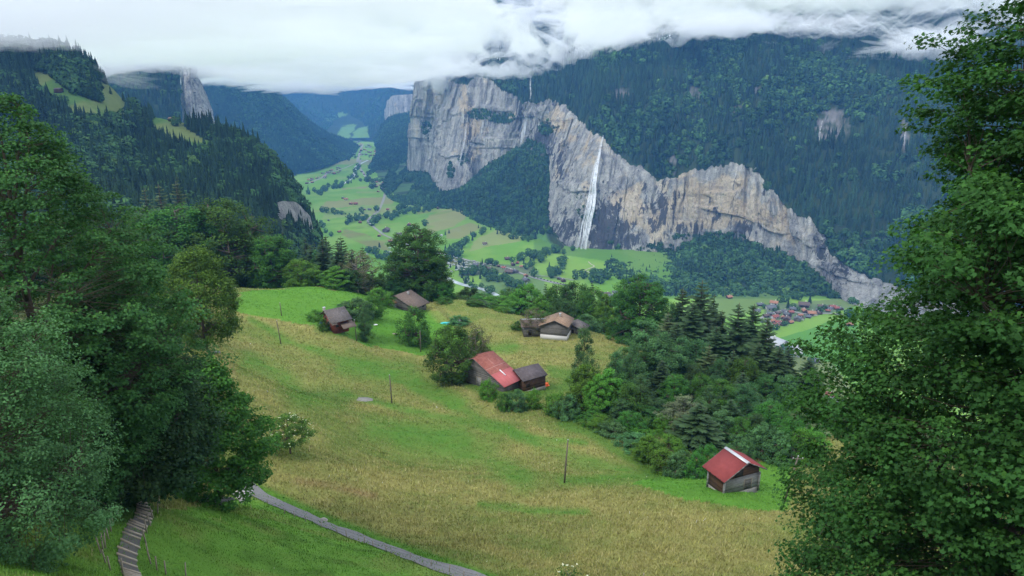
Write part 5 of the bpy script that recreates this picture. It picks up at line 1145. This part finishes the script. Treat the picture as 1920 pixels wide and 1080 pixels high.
# roads, river
def vpt(x,y): return PZ(x,y,FLOOR)
def vrib(pts,w,lift,name,mat):
    o,_=ribbon([vpt(*p) for p in pts],w,lift,name,mat,vz); tag(o,kind='structure'); return o
vrib([(676,300),(674,312),(680,322),(686,332),(700,340),(715,346),(724,352),(722,362),(719,375),(711,393),(703,402),(690,413),(698,423),(710,433),(720,440),(733,446),(748,452),(775,462),(805,470),(842,478),(880,488),(920,496),(955,503),(975,511),(1000,521),(1030,529),(1062,535)],[14,12,9,8,8,7,7],.9,'valley_road',M['road'])
vrib([(681,270),(676,282),(673,292),(670,304)],16,.9,'valley_road',M['road'])
vrib([(575,345),(600,335),(615,325),(645,315),(662,308)],12,.9,'village_lane',M['road'])
vrib([(1103,491),(1108,496),(1114,500),(1106,504),(1097,508),(1104,512),(1113,517)],3.,1.2,'waterfall_trail',m_gravel('trail_gravel',(.5,.46,.38),.3))
vrib([(1425,600),(1440,592),(1462,585),(1480,584),(1510,590),(1545,588),(1580,590)],6,.9,'village_lane',M['road'])
vrib([(1448,650),(1475,656),(1500,668)],5,.9,'village_lane',M['road'])
vrib([(1005,517),(1040,520),(1075,526)],5,1.,'village_lane',M['road'])
def m_river():
    t=NT('river_water'); p=t.pos(); n=t.noise(p,.08,6,.7); return t.out(t.bsdf(t.ramp(n,[(.35,(.3,.36,.36)),(.6,(.62,.68,.69))]),.3,t.bump(n,.3)))
M['river']=m_river()
vrib([(690,300),(668,312),(665,326),(655,338),(640,348)],[16,18,16,14],.8,'river',M['river'])
vrib([(832,520),(858,531),(885,538),(908,543),(926,550),(942,560),(958,572)],[14,15,13,14],.8,'river',M['river'])
# houses: shared low gable bodies in several colour schemes
WL=[m_plain('chalet_timber',(.1,.055,.035),.85,.2,.4),m_plain('pale_plaster',(.62,.6,.56),.85,.08,.4),m_plain('grey_timber',(.16,.14,.125),.85,.2,.4)]
RF={'brown':m_plain('brown_roof',(.13,.09,.075),.85,.2,.5),'grey':m_plain('grey_roof',(.13,.135,.15),.8,.2,.5),'red':m_plain('red_roof',(.3,.1,.075),.8,.2,.5),'orange':m_plain('orange_roof',(.37,.18,.11),.8,.2,.5),'white':m_plain('white_roof',(.5,.51,.52),.6,.06,.5)}
HP={}
def vhouse(px,py,L_,W_,roof,wl,rz,label,group,cat='house',name='chalet',z0=None):
    key=(roof,wl,name)
    if key not in HP:
        t=empty(name,(0,0,0)); H_=.55
        mb=MB(); prof=[(-.42,-.15),(.42,-.15),(.42,.42),(0,.66),(-.42,.42)]; mb.hexa([(-.44,y,z) for y,z in prof],[(.44,y,z) for y,z in prof]); mb.build('wall',WL[wl],t)
        mb=MB(); slab(mb,[(-.55,-.56,.38),(.55,-.56,.38),(.55,0,.72),(-.55,0,.72)],.04); slab(mb,[(-.55,0.001,.719),(.55,0.001,.719),(.55,.56,.38),(-.55,.56,.38)],.04); r=mb.build('roof',RF[roof],t)
        mb=MB(); mb.box((.15,.15,.72),(.09,.09,.22)); mb.build('chimney',WL[1],r)
        for sx in (-.22,.22):
            mb=MB(); mb.box((sx,-.43,.2),(.16,.03,.16)); mb.build('window',M['glass'],t)
        HP[key]=[t,False]
    src,used=HP[key]; o=copy_tree(src) if used else src; HP[key][1]=True
    g=vpt(px,py); z=vz(g[0],g[1]) if z0 is None else z0
    o.location=(g[0],g[1],z); o.rotation_euler=(0,0,rz); o.scale=(L_,W_,(L_+W_)*.5*.85); tag(o,label,cat,group); return o
HC=[]  # px,py,size,roof,wall,zone
for q in [(1425,574,12,'grey',0),(1451,571,14,'orange',1),(1444,582,17,'grey',1),(1507,575,20,'brown',0),(1540,577,14,'brown',0),(1561,577,12,'red',0),(1509,586,14,'orange',0),(1521,591,15,'orange',0),(1476,594,14,'grey',0),(1452,599,14,'red',1),(1460,609,12,'red',0),(1475,603,14,'brown',0),(1495,603,15,'grey',2),(1486,582,11,'grey',0),(1420,586,11,'grey',1),(1548,577,10,'brown',2),(1568,579,10,'red',0),(1447,606,11,'orange',1),(1466,612,10,'brown',0),(1440,615,10,'grey',1),(1468,599,10,'orange',0),(1436,596,11,'brown',0),(1534,583,10,'grey',0),(1500,594,10,'orange',0),(1552,584,9,'red',0),(1430,606,10,'grey',2),(1577,580,10,'grey',0),(1458,590,10,'brown',0),(1470,586,9,'grey',1),(1483,588,10,'red',0),(1503,601,9,'brown',1),(1515,597,10,'grey',0),(1528,592,9,'orange',1),(1536,589,10,'brown',0),(1556,580,9,'grey',1),(1443,591,9,'grey',0),(1482,608,9,'orange',0),(1472,611,9,'grey',1),(1455,613,9,'red',1)]: HC.append((*q,'hamlet'))
for q in [(951,486,13,'brown',0),(962,497,14,'brown',0),(970,494,11,'red',0),(955,512,20,'brown',2),(967,510,14,'grey',2),(986,518,12,'orange',0),(908,501,13,'grey',2),(892,499,14,'grey',0),(871,514,10,'orange',1),(875,529,12,'white',1),(987,528,20,'grey',2),(1056,528,12,'brown',0),(990,535,12,'grey',2),(945,503,11,'red',1),(935,500,10,'brown',0),(918,505,11,'brown',0),(880,508,10,'red',0),(978,500,10,'orange',1),(1048,524,9,'grey',0),(1138,552,13,'brown',2),(1153,549,12,'grey',1),(1146,556,14,'grey',1),(1128,548,9,'red',0)]: HC.append((*q,'village'))
for q in [(724,434,26,'brown',2),(748,441,16,'brown',1),(767,423,15,'red',0),(775,425,15,'red',1),(711,443,11,'orange',0),(732,453,12,'orange',0),(675,418,12,'red',0),(636,436,11,'red',0),(616,414,10,'grey',2),(712,408,13,'red',1),(727,394,12,'red',0),(693,394,14,'grey',0),(684,394,10,'red',0),(706,396,10,'red',1),(658,384,14,'red',0),(667,384,14,'red',0),(649,376,15,'orange',1),(643,373,12,'grey',0),(827,443,10,'white',1),(821,392,12,'brown',0),(853,477,8,'white',1),(909,458,13,'brown',1),(709,360,12,'orange',0),(715,354,12,'grey',0),(706,351,12,'brown',0),(718,345,12,'orange',0),(707,343,12,'red',0),(698,342,14,'grey',0),(694,335,14,'orange',0),(683,328,12,'red',0),(678,323,14,'grey',0),(720,356,10,'brown',0),(1367,560,11,'orange',0),(1592,612,12,'orange',0),(1527,679,11,'grey',2)]: HC.append((*q,'farm'))
a=rs(77)
for i in range(26):
    f=a.uniform(); x=578+64*f+a.uniform(-4,4); y=342-26*f+a.uniform(-5,5); HC.append((x,y,a.uniform(11,17),['grey','brown','orange','grey','red'][i%5],[0,1,2][i%3],'midvillage'))
for i in range(34):
    x,y=[(640,261),(655,266),(668,268),(678,272),(688,275),(672,284),(680,292),(690,283),(664,292),(700,290)][i%10]; HC.append((x+a.uniform(-7,7),y+a.uniform(-3,3),a.uniform(15,24),['grey','brown','grey','orange'][i%4],[1,0,2][i%3],'farvillage'))
HC+= [(706,286,34,'red',1,'farvillage'),(718,288,24,'orange',1,'farvillage')]
HC+= [(1457,652,30,'white',1,'works'),(1490,665,26,'white',1,'works'),(1470,657,14,'grey',1,'works')]
for q in [(1530,747,13,'grey',1),(1546,757,13,'white',1),(1520,738,11,'grey',0),(1556,742,12,'red',1),(1538,764,12,'white',1),(1570,755,12,'grey',1)]: HC.append((*q,'lower'))
ZN={'hamlet':'in the hamlet under the pale cliff','village':'in the village below the waterfall','farm':'scattered on the open valley meadows','midvillage':'in the middle village up the valley','farvillage':'in the farthest village up the valley','works':'by the road below the hamlet','lower':'in the valley glimpsed beside the big maple'}
ct={}
for q in sorted(HC,key=lambda q:q[0]):
    k=(q[5],q[3],q[4]); ct.setdefault(k,[]).append(q)
wn_=['dark timber','white-walled','grey timber']
a=rs(5)
for k,ls in ct.items():
    for i,q in enumerate(ls):
        lab=f"{wn_[k[2]]} {k[1]}-roofed house {ZN[k[0]]}" + (f", {ordn(i)} from the left" if len(ls)>1 else '')
        vhouse(q[0],q[1],q[2]*a.uniform(.9,1.1),q[2]*a.uniform(.7,.95),q[3],q[4],a.uniform(-.5,.5)+(PI/2 if a.uniform()<.4 else 0),lab,'houses '+ZN[k[0]])
# camper vans and parked cars
VAN=None
def vehicle(px,py,mat,L_,W_,H_,name,label,group,key):
    if key not in HP:
        t=empty(name,(0,0,0)); mb=MB(); mb.hexa([(-.5,-.5,.15),(.5,-.5,.15),(.5,.5,.15),(-.5,.5,.15)],[(-.5,-.5,.6),(.5,-.5,.6),(.5,.5,.6),(-.5,.5,.6)]); mb.hexa([(-.38,-.46,.601),(.3,-.46,.601),(.3,.46,.601),(-.38,.46,.601)],[(-.3,-.4,1),(.2,-.4,1),(.2,.4,1),(-.3,.4,1)]); mb.build('body',mat,t)
        for sx in (-.3,.3):
            mb=MB(); mb.box((sx,0,.12),(.16,1.02,.24)); mb.build('wheel',M['glass'],t)
        HP[key]=[t,False]
    src,u=HP[key]; o=copy_tree(src) if u else src; HP[key][1]=True; g=vpt(px,py); o.location=(g[0],g[1],vz(g[0],g[1])+1.0); o.scale=(L_,W_,H_); o.rotation_euler=(0,0,a.uniform(-.6,.6)); tag(o,label,'vehicle',group)
pts=[(x,y) for x,y in zip(np.linspace(725,746,9),475+a.uniform(-3,3,9))]+[(688,478),(731,466)]+[(868+a.uniform(-9,22),a.uniform(488,512)) for _ in range(22)]+[(838+a.uniform(-6,22),a.uniform(478,515)) for _ in range(16)]
for i,(x,y) in enumerate(sorted(pts)): vehicle(x,y,RF['white'],7,3,3,'camper_van',f'white camper on the riverside campsite, {ordn(i)} from the left','campers on the riverside campsite','van')
cc=[m_plain('car_dark',(.04,.045,.05),.3,.05,1),m_plain('car_silver',(.45,.46,.48),.3,.05,1)]
for i in range(20): vehicle(1002+i*3.1,521+i*.75,cc[i%2],4.6,2,1.6,'parked_car',f'{["dark","silver"][i%2]} car parked along the village road, {ordn(i)} from the village end','cars parked along the village road','car%d'%(i%2))
# valley trees
VT=[]
def mkproto(nm,u,h):
    V,F,C=u; t=empty(nm,(0,0,0)); mk('crown',V,[F],M['leaf_far'],t,col=(GC if h else GD)[None]*1.15*C[:,None]); mb=MB(); mb.tube([(0,0,-.1),(0,0,.35)],[.03,.02],5); mb.build('trunk',M['bark'],t); return t
VP={'d':[mkproto('valley_tree',unit_leafy(60+k,130,.4,.085,.06),0) for k in range(4)],'c':[mkproto('valley_spruce',unit_conifer(70+k,8,8,.17),1) for k in range(3)]}
vused=set()
def vt(px,py,h,kind,zone): VT.append((px,py,h,kind,zone))
def row(p0,p1,n,h,kind,zone,jx=3,jy=2,seed=0,mix=0):
    b=rs(seed+int(p0[0]))
    for i in range(n):
        f=(i+b.uniform(-.3,.3))/max(1,n-1); vt(p0[0]+(p1[0]-p0[0])*f+b.uniform(-jx,jx),p0[1]+(p1[1]-p0[1])*f+b.uniform(-jy,jy),h*b.uniform(.75,1.25),'c' if b.uniform()<mix else kind,zone)
Z1,Z2,Z3,Z4,Z5,Z6='on the middle valley meadows','along the hedge line below the scree wood','in the copse beside the waterfall meadow','around the waterfall village','along the river up the valley','beside the hamlet under the pale cliff'
for q in [(605,398),(613,399),(625,400),(678,399),(706,396),(797,423)]: vt(*q,22,'d',Z1)
for q in [(634,401),(641,402),(711,463),(712,464),(835,441),(842,438)]: vt(*q,15,'c' if q[0]>700 else 'd',Z1)
row((650,418),(688,412),9,20,'d',Z1,3,4,1); row((700,420),(742,405),10,19,'d',Z1,5,5,2); row((742,404),(815,392),16,19,'d',Z1,4,5,3); row((742,392),(760,388),6,18,'d',Z1,4,3,31)
row((620,446),(600,420),4,15,'d',Z1); row((625,402),(680,403),8,8,'d',Z1,2,1,41)
row((846,472),(905,436),14,17,'d',Z2,4,4,4,.2); row((845,482),(862,480),3,19,'d',Z2); row((868,455),(885,440),3,12,'c',Z2); row((900,430),(940,440),5,15,'c',Z2,3,3,9,.6); row((948,445),(1000,452),8,16,'d',Z2,4,5,10,.3)
row((985,500),(1040,470),22,17,'d',Z3,8,7,5,.12); row((1045,478),(1085,462),8,13,'d',Z3,8,6,6); row((962,492),(1000,478),5,17,'d',Z3); vt(1000,518,21,'d',Z3); row((1030,520),(1062,492),12,17,'d',Z3,7,8,7,.1); vt(1030,500,16,'c',Z3); row((1075,520),(1125,528),8,15,'d',Z3,6,6,8)
row((1110,515),(1135,530),10,17,'d',Z3,7,9,18)
row((885,512),(945,528),26,16,'d',Z4,10,9,11,.25); row((958,532),(978,540),7,18,'d',Z4,6,4,12); row((838,470),(880,535),24,17,'d',Z4,12,9,13,.55); row((690,474),(745,488),16,15,'d',Z4,5,5,14,.35); row((898,494),(935,498),7,15,'d',Z4,4,3,15,.3); row((880,540),(960,552),9,12,'d',Z4,8,6,16)
row((600,365),(668,335),24,19,'d',Z5,8,6,21,.3); row((664,335),(672,312),8,20,'d',Z5,4,3,22); row((575,362),(612,352),10,17,'d',Z5,6,6,23,.4); row((700,345),(722,338),5,18,'d',Z5); row((640,300),(720,290),12,20,'d',Z5,8,5,24,.4); row((690,342),(690,342),3,24,'d',Z5,3,1,25); row((695,353),(700,353),2,22,'d',Z5)
row((1462,566),(1492,560),4,15,'d',Z6,5,3); vt(1477,578,20,'c',Z6); vt(1518,568,22,'c',Z6); vt(1470,676,27,'d',Z6); vt(1520,680,10,'d',Z6); row((1430,580),(1590,586),10,10,'d',Z6,5,5,27); row((1448,622),(1475,612),4,10,'d',Z6); row((1585,590),(1640,600),6,16,'d',Z6,6,6,28)
for kd,px_,py_,h_ in [('d',143,178,17),('c',75,168,17),('c',90,176,16),('c',187,180,13),('c',208,176,13),('d',120,196,12),('c',232,190,15),('d',330,236,14),('c',365,246,14),('d',395,262,13),('c',340,216,14),('c',62,150,16),('d',210,226,13)]:
    VT.append((px_,py_,h_,kd,'on the clearings of the near spur'))
vc={}
for q in sorted(VT,key=lambda q:q[0]): vc.setdefault((q[3],q[4]),[]).append(q)
b=rs(9)
for (kd,zn),ls in vc.items():
    for i,(px_,py_,h_,_,_) in enumerate(ls):
        ps=VP[kd]; j=i%len(ps); key=(kd,j); o=copy_tree(ps[j]) if key in vused else ps[j]; vused.add(key)
        g=vpt(px_,py_); o.location=(g[0],g[1],vz(g[0],g[1])) if 'spur' not in zn else tuple(sheet_pt(SH['wooded_spur'],px_,py_)-np.array([0,0,1.])); o.rotation_euler=(0,0,b.uniform(0,6)); w_=h_*b.uniform(1.0,1.35)*(1 if kd=='d' else 1.1); o.scale=(w_,w_,h_)
        nm='leafy valley tree' if kd=='d' else 'dark valley spruce'
        tag(o,f'{nm} {zn}, {ordn(i)} from the left','tree',f'{nm}s {zn}')
for k in [o for o in sc.objects if o.name.startswith('valley_') and o.type=='EMPTY' and 'label' not in o]:
    for c in list(k.children): bpy.data.objects.remove(c)
    bpy.data.objects.remove(k)
print('valley',round(time.time()-T0,1),len(VT),len(HC))
# ================================================================== GRASS
i_=np.arange(len(xs)-1); 
gx,gy=np.meshgrid(xs,ys,indexing='ij'); gzz=near.data
co=np.empty(len(near.data.vertices)*3,np.float32); near.data.vertices.foreach_get('co',co); NG=co.reshape(len(xs),len(ys),3)
ca=np.empty(len(near.data.vertices)*4,np.float32); near.data.color_attributes['Col'].data.foreach_get('color',ca); NC=ca.reshape(len(xs),len(ys),4)[...,:3]
px,py=proj(NG); dd=NG[...,1]*CP-NG[...,2]*SP
ar=np.outer(np.gradient(xs),np.gradient(ys)); wgt=np.where((px>-40)&(px<1960)&(py<1120)&(py>530)&(NG[...,1]>18)&(NG[...,1]<262),ar/np.maximum(dd,30)**1.75,0)
wgt*=(NC.sum(-1)>.15)
a=rs(123); NB=330000; idx=a.choice(wgt.size,NB,p=(wgt/wgt.sum()).ravel()); iu,iv=np.unravel_index(idx,wgt.shape)
P=NG[iu,iv].astype(float); ox=a.uniform(-.5,.5,NB)*np.gradient(xs)[iu]; oy=a.uniform(-.5,.5,NB)*np.gradient(ys)[iv]; P[:,2]+=ox*np.gradient(NG[...,2],axis=0)[iu,iv]/np.gradient(xs)[iu]+oy*np.gradient(NG[...,2],axis=1)[iu,iv]/np.gradient(ys)[iv]; P[:,0]+=ox; P[:,1]+=oy
P[:,2]+=0; D=dd[iu,iv]; C=NC[iu,iv].astype(float)
clump=sm(-.2,.5,fbm(P[:,0]/1.1,P[:,1]/.8,s=200,o=2)); tanness=np.clip((C[:,0]/C[:,1]-.5)/.6,0,1)
h=(.10+.26*tanness+.12*clump)*a.uniform(.5,1.4,NB); h=np.where(a.uniform(size=NB)<.02,h*1.7,h)
wd=np.clip(D*.00085,.03,.16)*a.uniform(.6,1.3,NB)
an=a.uniform(0,2*PI,NB); ux,uy=np.cos(an)*wd,np.sin(an)*wd; lx,ly=a.normal(size=NB)*h*.35,a.normal(size=NB)*h*.35
V=np.empty((NB,3,3)); V[:,0]=P+np.stack([-ux,-uy,0*ux-.06],1); V[:,1]=P+np.stack([ux,uy,0*ux-.06],1); V[:,2]=P+np.stack([lx,ly,h],1)
seed_t=(a.uniform(size=NB)<(.05+.3*tanness))[:,None]; cg=C*a.uniform(.72,1.32,(NB,1)); ct_=np.array((.36,.325,.16))*a.uniform(.7,1.3,(NB,1)); col3=np.where(seed_t&(tanness>.12)[:,None],ct_*.8+cg*.3,cg*1.2)
wf=a.uniform(size=NB)<.0006; col3[wf]=(.8,.8,.75)
cols=np.repeat(col3[:,None],3,1); cols[:,:2]*=.9
gr=mk('meadow_grass',V.reshape(-1,3),[np.arange(NB*3).reshape(-1,3)],M['leaf_far'],col=cols.reshape(-1,3)); tag(gr,'tall seeding grass and herbs of the hay meadow',None,None,'stuff')
print('grass',round(time.time()-T0,1))
print('script',round(time.time()-T0,1),'objects',len(sc.objects),'verts',sum(len(m.vertices) for m in bpy.data.meshes))
